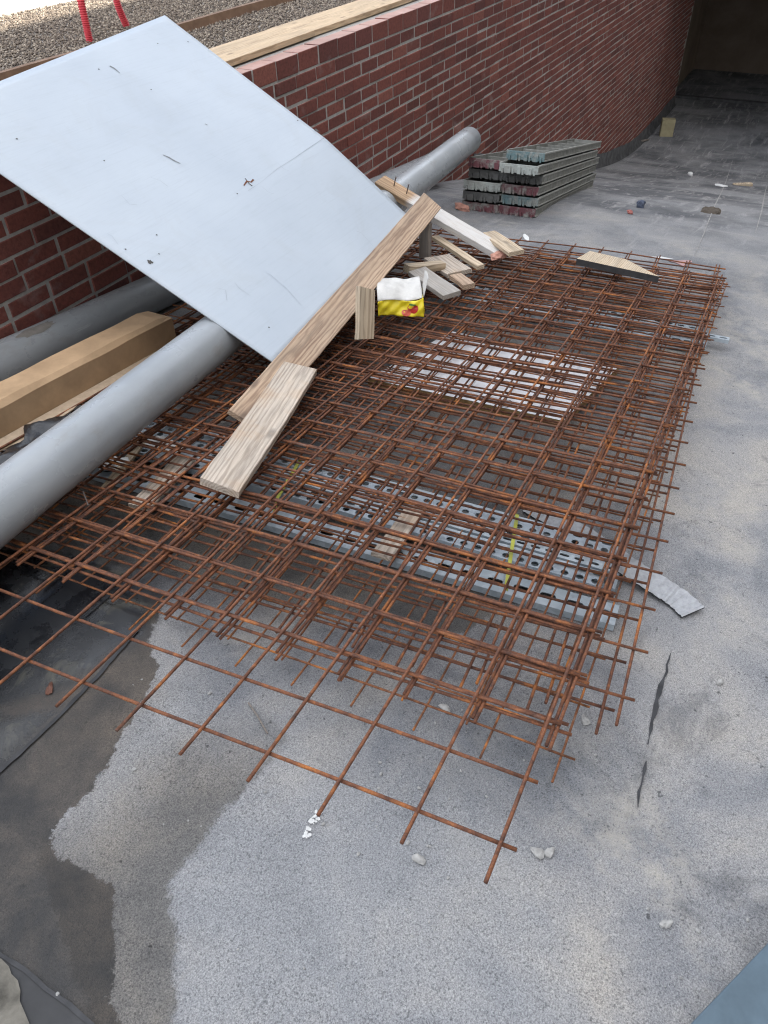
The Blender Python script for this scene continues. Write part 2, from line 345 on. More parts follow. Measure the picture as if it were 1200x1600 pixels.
class MB:
    def __init__(s): s.v = []; s.f = []; s.i = []
    def add(s, v, f, mi=0):
        k = len(s.v); s.v += [tuple(x) for x in v]; s.f += [tuple(a + k for a in q) for q in f]; s.i += [mi] * len(f)
    def box(s, o, x, y, z, mi=0):
        """oriented box: corner o, edge vectors x, y, z"""
        o, x, y, z = V(o), V(x), V(y), V(z)
        s.add([o, o + x, o + x + y, o + y, o + z, o + x + z, o + x + y + z, o + y + z],
              [(0, 3, 2, 1), (4, 5, 6, 7), (0, 1, 5, 4), (1, 2, 6, 5), (2, 3, 7, 6), (3, 0, 4, 7)], mi)
    def build(s, name, m, parent=None, smooth=False, mats=None, bevel=0.0):
        o = obj(name, s.v, s.f, m, parent, smooth, mats, s.i if mats else None); recalc(o)
        if bevel:
            b = o.modifiers.new('edge', 'BEVEL'); b.width = bevel; b.segments = 2; b.limit_method = 'ANGLE'
        return o
def tube_geo(path, rad, n=8, caps=True):
    vs, fs = [], []; path = [V(p) for p in path]
    up = V((0.13, .21, .97)).normalized(); prev = None
    for k, p in enumerate(path):
        t = (path[min(k + 1, len(path) - 1)] - path[max(k - 1, 0)]).normalized()
        if prev is None:
            a = t.cross(up)
            if a.length < .05: a = t.cross(V((1, 0, 0)))
            a.normalize()
        else:
            a = (prev - t * prev.dot(t)).normalized()
        prev = a; b = t.cross(a)
        r = rad[k] if isinstance(rad, (list, tuple)) else rad
        for j in range(n):
            an = 2 * math.pi * j / n; vs.append(p + (a * math.cos(an) + b * math.sin(an)) * r)
    for k in range(len(path) - 1):
        for j in range(n):
            fs.append((k * n + j, k * n + (j + 1) % n, (k + 1) * n + (j + 1) % n, (k + 1) * n + j))
    if caps: fs.append(tuple(range(n))[::-1]); fs.append(tuple((len(path) - 1) * n + j for j in range(n)))
    return vs, fs
def frame_matrix(p0, xdir, up):
    x = V(xdir).normalized(); z = (V(up) - x * V(up).dot(x)).normalized(); y = z.cross(x)
    m = Matrix((x, y, z)).transposed().to_4x4(); m.translation = V(p0); return m
def plank_mesh(Ln, w, t, seed=0, skew0=0.0, skew1=0.0, ch=.0022, twist=0.0, sag=0.0):
    """sawn board along local X, centre line of the TOP face on the X axis; slightly worn edges and ends"""
    rnd = random.Random(seed); nseg = max(6, int(Ln / .03)); vs, fs = [], []
    prof = [(-w / 2 + ch, 0), (w / 2 - ch, 0), (w / 2, -ch), (w / 2, -t + ch), (w / 2 - ch, -t), (-w / 2 + ch, -t), (-w / 2, -t + ch), (-w / 2, -ch)]
    for k in range(nseg + 1):
        f = k / nseg
        for (y, z) in prof:
            x = f * Ln + (skew0 * (y / w) * (1 - f) + skew1 * (y / w) * f)
            jx = rnd.uniform(-.0012, .0012) if k in (0, nseg) else 0
            zz = z + sag * math.sin(math.pi * f) + twist * y * (f - .5)
            vs.append((x + jx, y + rnd.uniform(-.0006, .0006) + .002 * math.sin(f * 5 + seed), zz + rnd.uniform(-.0004, .0004)))
    n = 8
    for k in range(nseg):
        for j in range(n): fs.append((k * n + j, (k + 1) * n + j, (k + 1) * n + (j + 1) % n, k * n + (j + 1) % n))
    fs.append(tuple(range(n))); fs.append(tuple(nseg * n + j for j in range(n))[::-1])
    return vs, fs
def plank(name, p0, p1, w, t, m, label, cat='plank', up=(0, 0, 1), group=None, seed=0, **kw):
    p0, p1 = V(p0), V(p1); vs, fs = plank_mesh((p1 - p0).length, w, t, seed, **kw)
    o = obj(name, vs, fs, m); o.matrix_world = frame_matrix(p0, p1 - p0, up); recalc(o)
    return tag(o, label, cat, group)
def poly_sdf(pts, poly):
    """signed distance (positive inside) of Nx2 points to a polygon"""
    poly = np.array(poly); d = np.full(len(pts), 1e9); inside = np.zeros(len(pts), bool)
    for a, b in zip(poly, np.roll(poly, -1, 0)):
        ab = b - a; t = np.clip(((pts - a) @ ab) / (ab @ ab + 1e-12), 0, 1)
        d = np.minimum(d, np.linalg.norm(pts - (a + t[:, None] * ab), axis=1))
        c = ((a[1] > pts[:, 1]) != (b[1] > pts[:, 1]))
        with np.errstate(divide='ignore', invalid='ignore'):
            xi = (b[0] - a[0]) * (pts[:, 1] - a[1]) / (b[1] - a[1] + 1e-12) + a[0]
        inside ^= c & (pts[:, 0] < xi)
    return np.where(inside, d, -d)
def gpts(px): return [(p.x, p.y) for p in (P(u, v) for u, v in px)]

# ------------------------------------------------------------------ ramp surface
def spaced(lo, hi, step): return list(np.arange(lo, hi + 1e-6, step))
xs = [-40, -20, -10, -5, -3, -2, -1.2, -.8] + spaced(-.5, 2.3, .014) + spaced(2.35, 6, .05) + spaced(6.2, 18, .2) + [19, 20, 22, 26, 40]
ys = [-40, -20, -10, -6, -4, -3, -2.2, -1.6, -1.2] + spaced(-.9, 1.95, .014) + spaced(2.0, 2.5, .1) + [2.6, 2.9]
vv, ff = [], []
for x in xs:
    for y in ys: vv.append((x, y, G(x)))
ny = len(ys)
for i in range(len(xs) - 1):
    for j in range(ny - 1): ff.append((i * ny + j, (i + 1) * ny + j, (i + 1) * ny + j + 1, i * ny + j + 1))
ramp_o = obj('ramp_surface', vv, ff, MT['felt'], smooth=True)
tag(ramp_o, 'grey granulated roofing felt on the ramp, dark and wet at the left', 'ramp', kind='structure')
pts2 = np.array([(v[0], v[1]) for v in vv])
def attr(name, polys):
    d = np.full(len(pts2), -1e3)
    for pl in polys: d = np.maximum(d, poly_sdf(pts2, pl))
    a = ramp_o.data.attributes.new(name, 'FLOAT', 'POINT'); a.data.foreach_set('value', np.clip(d, -1, 1).astype(np.float32))
wet_px = [(232, 1000), (245, 1042), (236, 1072), (214, 1108), (190, 1146), (178, 1178), (142, 1236), (108, 1268), (80, 1296), (76, 1318), (96, 1340), (140, 1364), (176, 1384),
          (182, 1440), (182, 1520), (168, 1566), (186, 1588), (188, 1640), (-200, 1700), (-500, 1500), (-500, 900), (-60, 860), (100, 860), (196, 900), (262, 930)]
damp_px = [(60, 1330), (140, 1230), (190, 1150), (240, 1060), (300, 1070), (420, 1110), (452, 1152), (400, 1215), (352, 1262), (330, 1292), (290, 1350), (262, 1376), (270, 1420), (280, 1470), (272, 1540), (276, 1640), (150, 1640)]
dry_px = [(240, 1000), (480, 1060), (500, 1130), (400, 1165), (320, 1165), (240, 1190), (150, 1270), (90, 1300), (60, 1300), (160, 1150), (225, 1070)]
damp_soft_px = [(180, 1190), (300, 1165), (400, 1140), (460, 1150), (400, 1215), (352, 1270), (300, 1320), (120, 1320)]
damp2_px = [(430, 720), (540, 790), (640, 840), (820, 880), (880, 900), (700, 1000), (430, 940), (260, 900), (100, 870), (60, 800), (250, 700)]
pool_px = [(-300, 830), (30, 850), (150, 870), (235, 905), (242, 950), (228, 995), (196, 1012), (150, 1050), (100, 1075), (40, 1100), (-60, 1130), (-300, 1100)]
pool2_px = [(-80, 1125), (30, 1110), (110, 1095), (70, 1140), (0, 1195), (-80, 1220)]
bleach_px = [(452, 1152), (520, 1190), (700, 1240), (820, 1320), (900, 1480), (880, 1640), (276, 1640), (272, 1540), (280, 1470), (262, 1376), (330, 1292), (400, 1215)]
bleach2_px = [(245, 1062), (300, 1085), (320, 1120), (250, 1180), (215, 1200), (150, 1260), (190, 1160), (236, 1080)]
attr('wet', [gpts(wet_px)]); attr('damp', [gpts(damp_px), gpts(damp2_px)]); attr('pool', [gpts(pool_px), gpts(pool2_px)]); damp_shade_px = [(180, 905), (70, 860), (40, 780), (300, 640), (470, 560), (640, 450), (740, 400), (880, 400), (1040, 450), (1040, 560), (975, 660), (930, 760), (880, 860), (800, 960), (640, 985), (470, 950), (330, 905)]
attr('damp_shade', [gpts(damp_shade_px)])  # area under the mats, darkened for damp and painted shade
drying_px = [(300, 1000), (560, 1000), (880, 1120), (985, 1180), (930, 1265), (820, 1290), (700, 1262), (560, 1205), (450, 1140), (330, 1085), (270, 1030)]
attr('drying', [gpts(drying_px)]); attr('dry', [gpts(dry_px)]); attr('damp_soft', [gpts(damp_soft_px)]); attr('bleach', [gpts(bleach_px), gpts(bleach2_px)])

def flat_strip(px, w, m, name, label, h=.004, taper=True, seed=0, kind='structure', cat='seam', jitter=.25):
    """thin irregular ribbon lying on the ramp along measured points"""
    rnd = random.Random(seed); p = [P(u, v) for u, v in px]; q = []
    for a, b in zip(p, p[1:]):
        n = max(2, int((b - a).length / .02))
        for k in range(n): q.append(a.lerp(b, k / n))
    q.append(p[-1]); vs, fs = [], []
    for k, c in enumerate(q):
        t = (q[min(k + 1, len(q) - 1)] - q[max(0, k - 1)]); t.z = 0; t.normalize(); s = V((-t.y, t.x, 0))
        f = k / (len(q) - 1); ww = w * (math.sin(math.pi * min(max(f, .02), .98)) ** .5 if taper else 1)
        for sg in (-1, 1):
            z = c + s * sg * ww / 2 * (1 + rnd.uniform(-jitter, jitter)); vs.append((z.x, z.y, G(z.x) + h))
    for k in range(len(q) - 1): fs.append((2 * k, 2 * k + 1, 2 * k + 3, 2 * k + 2))
    o = obj(name, vs, fs, m); recalc(o); return tag(o, label, cat if kind != 'structure' else None, None, kind)
flat_strip([(215, 985), (160, 1050), (95, 1118), (30, 1180), (-40, 1240)], .010, MT['seam'], 'felt_seam', 'dark lap seam running through the wet felt', taper=False, seed=1)
flat_strip([(-10, 1486), (40, 1516), (72, 1545), (110, 1572), (160, 1615)], .007, MT['seam'], 'felt_seam', 'dark edge of a felt lap at the near corner', taper=False, seed=2)
flat_strip([(1047, 1022), (1040, 1050), (1030, 1085), (1024, 1105), (1017, 1140), (1012, 1165)], .0085, MT['seam'], 'felt_seam', 'open black gap in the felt beside the rebar', seed=3, jitter=.95)
flat_strip([(1009, 1190), (1004, 1215), (999, 1240), (996, 1262)], .0075, MT['seam'], 'felt_seam', 'shorter black gap continuing toward the viewer', seed=13, jitter=.95)
flat_strip([(1145, 250), (1120, 315), (1100, 365), (1085, 400)], .010, MT['pale_seam'], 'felt_seam', 'pale dusty seam far down the ramp', seed=4, jitter=.6)
flat_strip([(1198, 290), (1190, 330), (1180, 365)], .012, MT['pale_seam'], 'felt_seam', 'pale seam beside the far right edge', seed=6, jitter=.6)
flat_strip([(1045, 408), (1062, 412), (1078, 408)], .07, MT['pinkpaint'], 'paint_mark', 'faded pink paint mark on the felt', seed=9, jitter=.7)
flat_strip([(1018, 402), (1040, 404), (1052, 406)], .03, MT['chalk'], 'chalk_mark', 'pale chalk smear beside the pink mark', seed=10, jitter=.7)
rnd = random.Random(12); mb = MB()
for k in range(46):
    f = rnd.random(); p = P(498 - 20 * f + rnd.uniform(-7, 7) * (1 - .3 * f), 1266 + 44 * f + rnd.uniform(-4, 4)); r = rnd.uniform(.0015, .0055); a0 = rnd.uniform(0, 6.28)
    q = [(p.x + r * math.cos(a0 + t) * rnd.uniform(.5, 1.2), p.y + r * math.sin(a0 + t) * rnd.uniform(.5, 1.2)) for t in (0, 1.2, 2.5, 3.7, 5)]
    mb.add([(x, y, G(x) + .0035 + k * .00002) for x, y in q], [(0, 1, 2, 3, 4)])
tag(mb.build('chalk_mark', MT['chalk']), 'white chalky scrape on the felt before the near rebar ends', kind='structure')
# overlapping felt sheet at the near left corner
cp = [P(u, v) for u, v in [(-60, 1480), (2, 1490), (40, 1516), (72, 1545), (110, 1572), (160, 1612), (160, 1700), (-60, 1700)]]
m_lap = M_simple('wet_felt_lap', (.024, .024, .025), .6, .3, 9, .001, rs=False)
tag(obj('felt_lap', [(p.x, p.y, G(p.x) + .0025) for p in cp], [tuple(range(len(cp)))], m_lap), 'smooth dark felt lap in the near left corner', kind='structure')
cp = [P(u, v) for u, v in [(-60, 1494), (4, 1500), (16, 1512), (20, 1524), (30, 1534), (34, 1550), (33, 1566), (40, 1582), (50, 1606), (50, 1700), (-60, 1700)]]
tag(obj('dry_patch', [(p.x, p.y, G(p.x) + .0065) for p in cp], [tuple(range(len(cp)))], M_simple('dried_mud', (.12, .11, .09), .85, .85, 16, .003, rs=False)), 'dried pale patch on the dark felt lap', kind='structure')

# ------------------------------------------------------------------ brick retaining wall
CH, BL, JT = .0724, .2135, .0115
wall = empty('brick_wall', (3, WALL_Y, G(3)), 'long red brick retaining wall running down the ramp to the garage', 'wall')
X0, X1 = -1.0, 17.3
def brick_geo(mb, x0, x1, z0, z1, y, dpt, rnd, j=.0034):
    b = .0035; a = [rnd.uniform(-j, j) for _ in range(6)]
    x0 += a[0]; x1 += a[1]; z0 += a[2] * .6; z1 += a[3] * .6; y += a[4]
    xm = [(x0, z0), (x1, z0), (x1, z1), (x0, z1)]; xi = [(x0 + b, z0 + b), (x1 - b, z0 + b), (x1 - b, z1 - b), (x0 + b, z1 - b)]
    vs = [(x, y, z) for x, z in xi] + [(x, y + b, z) for x, z in xm] + [(x, y + dpt, z) for x, z in xm]
    fs = [(0, 1, 2, 3)] + [(i, 4 + i, 4 + (i + 1) % 4, (i + 1) % 4) for i in range(4)] + [(4 + i, 8 + i, 8 + (i + 1) % 4, 4 + (i + 1) % 4) for i in range(4)]
    mb.add(vs, fs)
rnd = random.Random(3); mb = MB(); ncourse = int((WALL_TOP + 2.7) / CH) + 1
for k in range(1, ncourse):
    zt = WALL_TOP - .030 - k * CH + JT * .0; zb = zt - CH + JT
    off = (.5 if k % 2 else 0) * BL + rnd.uniform(-.02, .02)
    x = X0 - off
    while x < X1:
        bl = BL if rnd.random() > .045 else BL * .5
        x1 = x + bl - JT
        if zt > G(x) - .05 and x1 < X1: brick_geo(mb, x, x1, zb, zt, WALL_Y, .03, rnd)
        x += bl
mb.build('brickwork', MT['brick'], wall)
mb = MB(); x = X0 + .05
while x < X1 - BL:                                    # coping course, seen from above as well
    a = [rnd.uniform(-.002, .002) for _ in range(4)]
    mb.box((x + a[0], WALL_Y + a[1], WALL_TOP - .030 - CH + JT), (BL - JT, 0, 0), (0, .1, 0), (0, 0, CH - JT + .030 + a[2])); x += BL
mb.build('coping_course', MT['brick'], wall, bevel=.004)
mb = MB()
segs = [X0 + (X1 - X0) * k / 60 for k in range(61)]
vs = []; fs = []
for x in segs: vs += [(x, WALL_Y + .004, G(x) - .1), (x, WALL_Y + .004, WALL_TOP - .004), (x, WALL_Y + .21, WALL_TOP - .004), (x, WALL_Y + .21, G(x) - .1)]
for k in range(60):
    for j in range(3): fs.append((4 * k + j, 4 * k + j + 1, 4 * k + 5 + j, 4 * k + 4 + j))
fs.append((0, 3, 2, 1)); fs.append((240, 241, 242, 243))
recalc(obj('mortar', vs, fs, MT['mortar'], wall))
vs, fs = [], []                                        # felt upstand dressed against the wall foot
ux = [6.6 + (X1 - 6.6) * k / 120 for k in range(121)]
for k, x in enumerate(ux):
    hh = .19 + .012 * math.sin(x * 3.1) + rnd.uniform(-.006, .006)
    vs += [(x, WALL_Y - .045, G(x) + .004), (x, WALL_Y - .014, G(x) + .05), (x, WALL_Y - .010, G(x) + hh), (x, WALL_Y + .004, G(x) + hh + .004)]
for k in range(120):
    for j in range(3): fs.append((4 * k + j, 4 * k + j + 1, 4 * k + 5 + j, 4 * k + 4 + j))
recalc(obj('felt_upstand', vs, fs, MT['upstand'], wall, smooth=True))

# ------------------------------------------------------------------ upper terrace
def slab(name, x0, x1, y0, y1, z, m, label, th=.3):
    mb = MB(); mb.box((x0, y0, z - th), (x1 - x0, 0, 0), (0, y1 - y0, 0), (0, 0, th)); return tag(mb.build(name, m), label, kind='structure')
slab('gravel_terrace', -3, 17, WALL_Y + .215, 5.45, TERR, MT['gravel'], 'brown pea gravel bed behind the brick wall')
slab('pavement', -20, 17, 5.454, 30, TERR + .03, MT['concrete'], 'bright sunlit concrete pavement beyond the gravel')
# individual stones on the visible stretch of the gravel bed
def pebble_cloud(n, xr, yr, z, smin, smax):
    r = np.random.RandomState(5)
    base = np.array([(1, 0, 0), (-1, 0, 0), (0, 1, 0), (0, -1, 0), (0, 0, 1), (0, 0, -1)], float)
    tri = np.array([(0, 2, 4), (2, 1, 4), (1, 3, 4), (3, 0, 4), (2, 0, 5), (1, 2, 5), (3, 1, 5), (0, 3, 5)])
    s = r.uniform(smin, smax, (n, 1, 1)) * r.uniform(.6, 1.2, (n, 1, 3)); a = r.uniform(0, 6.283, n); c, d = np.cos(a), np.sin(a)
    v = base[None] * s + r.normal(0, .0016, (n, 6, 3))
    x = v[:, :, 0] * c[:, None] - v[:, :, 1] * d[:, None]; y = v[:, :, 0] * d[:, None] + v[:, :, 1] * c[:, None]
    v = np.stack([x + r.uniform(*xr, n)[:, None], y + r.uniform(*yr, n)[:, None], v[:, :, 2] * .8 + z + r.uniform(0, .006, n)[:, None]], 2).reshape(-1, 3)
    f = (tri[None] + 6 * np.arange(n)[:, None, None]).reshape(-1, 3)
    me = bpy.data.meshes.new('loose_gravel'); me.vertices.add(len(v)); me.vertices.foreach_set('co', v.ravel().astype(np.float32))
    me.loops.add(f.size); me.loops.foreach_set('vertex_index', f.ravel().astype(np.int32)); me.polygons.add(len(f))
    me.polygons.foreach_set('loop_start', (np.arange(len(f)) * 3).astype(np.int32)); me.polygons.foreach_set('loop_total', np.full(len(f), 3, np.int32))
    me.update(calc_edges=True); me.materials.append(MT['peb_terr']); o = bpy.data.objects.new('loose_gravel', me); COL.objects.link(o); return o
tag(pebble_cloud(60000, (2.4, 7.6), (2.95, 5.44), TERR + .003, .005, .011), 'loose brown and grey pea gravel stones', 'gravel', kind='stuff')
# long rusty edging strip set in the gravel
mb = MB(); a, c = V((1.2, 3.71, TERR - .02)), V((6.0, 3.745, TERR - .02)); nseg = 24
for k in range(nseg):
    p = a.lerp(c, k / nseg); q = a.lerp(c, (k + 1) / nseg)
    mb.box(p + V((0, .012 * math.sin(k * .7), 0)), q - p + V((0, .012 * (math.sin(k * .7 + .7) - math.sin(k * .7)), 0)), (0, .035, .0), (0, .02, .075))
tag(mb.build('garden_edging', MT['corten']), 'long brown rusty edging strip set in the gravel', 'edging')
# timber boards along the wall head
plank('timber_board', (2.2, 2.80, WALL_TOP + .034), (4.35, 2.815, WALL_TOP + .036), .27, .030, MT['board_wood'], 'pale timber board on the wall top, end tucked behind the white sheet', 'board', seed=21)
plank('timber_board', (4.30, 2.835, WALL_TOP + .032), (9.5, 2.845, WALL_TOP + .034), .28, .030, MT['board_wood'], 'longer pale timber board continuing along the wall top toward the garage', 'board', seed=22)
# red corrugated conduit loop standing in the gravel
pth = []
b1, b2 = PZ(141, 66, TERR), PZ(192, 44, TERR)
ctrl = [b1 + V((0, 0, -.05)), b1 + V((.0, .0, .10)), b1 + V((.05, .03, .30)), b1.lerp(b2, .5) + V((.0, .0, .52)), b2 + V((-.02, 0, .30)), b2 + V((.0, 0, .12)), b2 + V((.06, .0, -.05))]
def catmull(c, n):
    out = []
    c = [c[0] * 2 - c[1]] + c + [c[-1] * 2 - c[-2]]
    for i in range(1, len(c) - 2):
        for k in range(n):
            t = k / n; p0, p1, p2, p3 = c[i - 1:i + 3]
            out.append(.5 * ((2 * p1) + (p2 - p0) * t + (2 * p0 - 5 * p1 + 4 * p2 - p3) * t * t + (3 * p1 - p0 - 3 * p2 + p3) * t ** 3))
    out.append(c[-2]); return out
pth = catmull(ctrl, 64); rad = [.0235 if k % 4 < 2 else .0195 for k in range(len(pth))]
vs, fs = tube_geo(pth, rad, 12)
tag(obj('corrugated_conduit', vs, fs, MT['conduit'], smooth=True), 'red corrugated conduit loop sticking up out of the gravel', 'conduit')

# ------------------------------------------------------------------ garage and surrounding buildings
gar = empty('parking_garage', (20, 0, G(20)), 'dark parking garage mouth at the foot of the ramp', 'garage')
mb = MB(); zf = G(20)
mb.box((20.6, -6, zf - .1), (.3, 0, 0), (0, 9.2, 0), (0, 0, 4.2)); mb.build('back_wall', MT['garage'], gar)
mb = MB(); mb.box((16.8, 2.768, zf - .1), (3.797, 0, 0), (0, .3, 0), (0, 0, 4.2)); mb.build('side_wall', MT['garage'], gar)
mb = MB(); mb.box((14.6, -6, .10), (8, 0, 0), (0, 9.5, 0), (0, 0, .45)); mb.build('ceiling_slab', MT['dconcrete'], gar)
mb = MB(); mb.box((17.85, -5.9, zf + .003), (.12, 0, 0), (0, 8.69, 0), (0, 0, .05)); mb.build('floor_kerb', MT['upstand'], gar)
mb = MB(); mb.box((14.7, -6, .553), (8, 0, 0), (0, 9.5, 0), (0, 0, 6.5)); mb.build('facade', MT['facade'], gar)
apt = empty('apartment_building', (3, -8, 0), 'tall rendered building opposite the brick wall', 'building')
BH = TERR + 12 * math.tan(math.radians(50))
mb = MB(); mb.box((-16, -17, -.5), (46, 0, 0), (0, 10, 0), (0, 0, BH + .5)); mb.build('facade', MT['facade'], apt)
for fl in range(4):
    for k in range(14):
        mb = MB(); mb.box((-14 + k * 3.1, -6.998, 1.3 + fl * 3.3), (1.5, 0, 0), (0, .03, 0), (0, 0, 1.6)); mb.build('window', MT['glass'], apt)

# ------------------------------------------------------------------ rebar mats
rebar_n = [0]
def rebar_mat(label, ox, oy, hfun, ncol, nrow, r, m, col_on_top, seed, ang=0.0, sp=.15, over_x=.075, over_y=.027, sx=.969):
    """welded mat: ncol bars running down the ramp, nrow bars across it; every bar a part. (ox, oy): its near right node"""
    rnd = random.Random(seed); ca, sa = math.cos(ang), math.sin(ang)
    root = empty('rebar_mat', (ox, oy, G(ox)), label, 'rebar mat', 'rusty rebar mats stacked on the ramp')
    ph = [rnd.uniform(0, 6.28) for _ in range(6)]
    def pos(c, q):                                     # c: metres to the left (+y), q: metres along +x
        x = ox + q * ca - c * sa; y = oy + c * ca * .998 + q * sa
        x -= c * .053; y += q * .0217
        return x, y
    def z(x, y): return G(x) + hfun(x, y) + .0075 * math.sin(x * 3.3 + ph[0]) * math.sin(y * 4.1 + ph[1])
    wc = (nrow - 1) * sp * sx; ww = (ncol - 1) * sp
    for i in range(ncol):
        jit = rnd.uniform(-.002, .002); pa = []; bow = rnd.uniform(-.004, .004)
        e0, e1 = over_x + rnd.uniform(-.006, .006), over_x + rnd.uniform(-.006, .006); n = int(wc / .09)
        for k in range(n + 1):
            q = -e0 + (wc + e0 + e1) * k / n
            x, y = pos(i * sp + jit + bow * math.sin(math.pi * k / n), q); pa.append((x, y, z(x, y) + (2 * r if col_on_top else 0)))
        vs, fs = tube_geo(pa, r, 7); obj('long_bar', vs, fs, m, root, smooth=True)
    for j in range(nrow):
        jit = rnd.uniform(-.002, .002); pa = []; e0, e1 = over_y + rnd.uniform(-.004, .004), over_y + rnd.uniform(-.004, .004); n = int(ww / .09); bow = rnd.uniform(-.003, .003)
        for k in range(n + 1):
            c = -e0 + (ww + e0 + e1) * k / n
            x, y = pos(c, j * sp * sx + jit + bow * math.sin(math.pi * k / n)); pa.append((x, y, z(x, y) + (0 if col_on_top else 2 * r)))
        vs, fs = tube_geo(pa, r, 7); obj('cross_bar', vs, fs, m, root, smooth=True)
    return root
def hA(k):
    return lambda x, y: .160 - .030 * (y - .13) / 1.2 - k * .0100 - .004
def hlow(h0, h1):
    return lambda x, y: h0 + (h1 - h0) * min(max((x - .95) / .5, 0), 1)
A0 = (.616, .126)
rebar_mat('topmost rusty rebar mat, its near corner jutting out over the bare felt', A0[0], A0[1], hA(0), 14, 22, .0038, MT['rust'], True, 11)
rebar_mat('second rusty rebar mat from the top, nearest row two meshes behind the jutting one', A0[0] + .299, A0[1] - .006, hA(1), 14, 21, .0038, MT['rust3'], False, 12, ang=.0008, over_x=.06)
rebar_mat('third rusty rebar mat from the top, just under the doubled near rows', A0[0] + .286, A0[1] - .014, hA(2), 14, 21, .0038, MT['rust'], True, 13, ang=-.0010, over_x=.055)
rebar_mat('fourth rusty rebar mat from the top, starting three meshes behind the jutting one', A0[0] + .452, A0[1] - .004, hA(3), 14, 20, .0037, MT['rust3'], False, 19, ang=.0022)
rebar_mat('rusty rebar mat shifted furthest to the right, bar ends over clear felt', 1.09, .014, hlow(.074, .096), 14, 22, .0036, MT['rust'], False, 14, ang=.046)
rebar_mat('rusty rebar mat just inside the furthest-right one and below it', 1.066, .046, hlow(.060, .082), 14, 22, .0036, MT['rust3'], True, 15, ang=.040)
rebar_mat('thin orange-spotted rebar mat lying lowest, its loose ends nearest of the lower mats', .930, .095, hlow(.022, .056), 15, 22, .0027, MT['rust2'], False, 16)
rebar_mat('thin orange-spotted rebar mat second from the bottom, offset from the lowest', .985, .148, hlow(.036, .068), 15, 22, .0027, MT['rust2'], True, 17, ang=.003)
rebar_mat('short thin rebar mat lying low at the left, partly under the near grey pipe', 1.02, .93, hlow(.045, .062), 10, 13, .0027, MT['rust2'], False, 18, ang=-.006)
HM = .168                                              # walking height of the mats over the ramp

# ------------------------------------------------------------------ grey pipes
def pipe(p0, d, x0, x1, r, label):
    d = V(d).normalized(); s0, s1 = (x0 - p0[0]) / d.x, (x1 - p0[0]) / d.x
    a, c = V(p0) + d * s0, V(p0) + d * s1; Ln = (c - a).length; n = 48; th = .0045
    prof = [(0, r - th), (0, r - .001), (.001, r)] + [(Ln * k / 30, r) for k in range(1, 30)] + [(Ln - .001, r), (Ln, r - .001), (Ln, r - th), (Ln * .5, r - th)]
    vs, fs = [], []
    for x, rr in prof:
        for j in range(n):
            an = 2 * math.pi * j / n; vs.append((x, rr * math.cos(an), rr * math.sin(an)))
    k = len(prof)
    for i in range(k):
        for j in range(n): fs.append((i * n + j, i * n + (j + 1) % n, ((i + 1) % k) * n + (j + 1) % n, ((i + 1) % k) * n + j))
    o = obj('drain_pipe', vs, fs, MT['pvc'], smooth=True); o.matrix_world = frame_matrix(a, d, (0, 0, 1)); recalc(o)
    return tag(o, label, 'pipe', 'grey plastic pipes')
PIPE_P, PIPE_D = (1, 1.57, .127), (.99244, .10573, -.06235)
pipe(PIPE_P, PIPE_D, -.6, 5.12, .08, 'grey plastic pipe lying on the rebar under the white sheet, nearer of the two')
bk = pipe((1, 2.462, -.010), (1, 0, -.0985), -.4, 5.75, .08, 'grey plastic pipe against the brick wall, stained brown on top')
# brown stain on the back pipe (a thin crust on its skin)
def crust(p0, d, r, s0, outline, m, name, parent):
    d = V(d).normalized(); z = (V((0, 0, 1)) - d * d.z).normalized(); y = z.cross(d)
    vs = [V(p0) + d * (s0 + s) + (y * math.sin(a) + z * math.cos(a)) * (r + .0012) for s, a in outline]
    me = [tuple(parent.matrix_world.inverted() @ v) for v in vs]
    c = (sum((V(v) for v in me), V((0, 0, 0))) / len(me)); c = V((c.x, c.y * 1.0, c.z)); k = math.hypot(c.y, c.z); c.y *= (r + .0012) / k; c.z *= (r + .0012) / k
    me.append(tuple(c)); n = len(vs)
    o = obj(name, me, [(i, (i + 1) % n, n) for i in range(n)], m, parent, local=Matrix.Identity(4)); return o
rr = random.Random(4)
ol = [(.055 + .10 * math.cos(t) * rr.uniform(.7, 1.1), -.25 + .30 * math.sin(t) * rr.uniform(.75, 1.15)) for t in np.linspace(0, 6.283, 26)[:-1]]
crust((1, 2.462, -.010), (1, 0, -.0985), .08, .72, ol, MT['darkdirt'] if False else M_simple('dried_mud_stain', (.20, .185, .165), .9, .25, 40), 'mud_stain', bk)
ol = [(.20 + .022 * math.cos(t) * rr.uniform(.6, 1.2), .35 + .35 * math.sin(t) * rr.uniform(.75, 1.15)) for t in np.linspace(0, 6.283, 22)[:-1]]

# ------------------------------------------------------------------ white sheet leaning on pipe and wall
bB, bR, bT = V((1.906, 1.430, .016)), V((3.222, 1.536, .058)), V((3.151, 2.721, .811))
bN = V((0.01881364, -0.53695455, 0.84340136)).normalized()
_w = V(ray(-131.6, 180.8)); bL = V(CAM) + _w * ((bN.dot(bB) - bN.dot(V(CAM))) / bN.dot(_w))
ex, ey = bR - bB, bL - bB; exy = bT - bR - bL + bB
def bow(s, t):
    s = min(max(s, 0.0), 1.0); t = min(max(t, 0.0), 1.0)
    up = (.036 * s ** 1.5) * (t / .36 if t < .36 else (1 - t) / .64)
    return up + .008 * math.sin(math.pi * s) * math.sin(math.pi * t)
def on_sheet(s, t, h=0.0): return bB + ex * s + ey * t + exy * (s * t) + bN * (bow(s, t) + h)
nS = 44; vs, fs, ix = [], [], []
for side in (0, 1):
    for i in range(nS + 1):
        for j in range(nS + 1): vs.append(on_sheet(i / nS, j / nS, .0035 if side == 0 else 0.0))
K = (nS + 1) ** 2
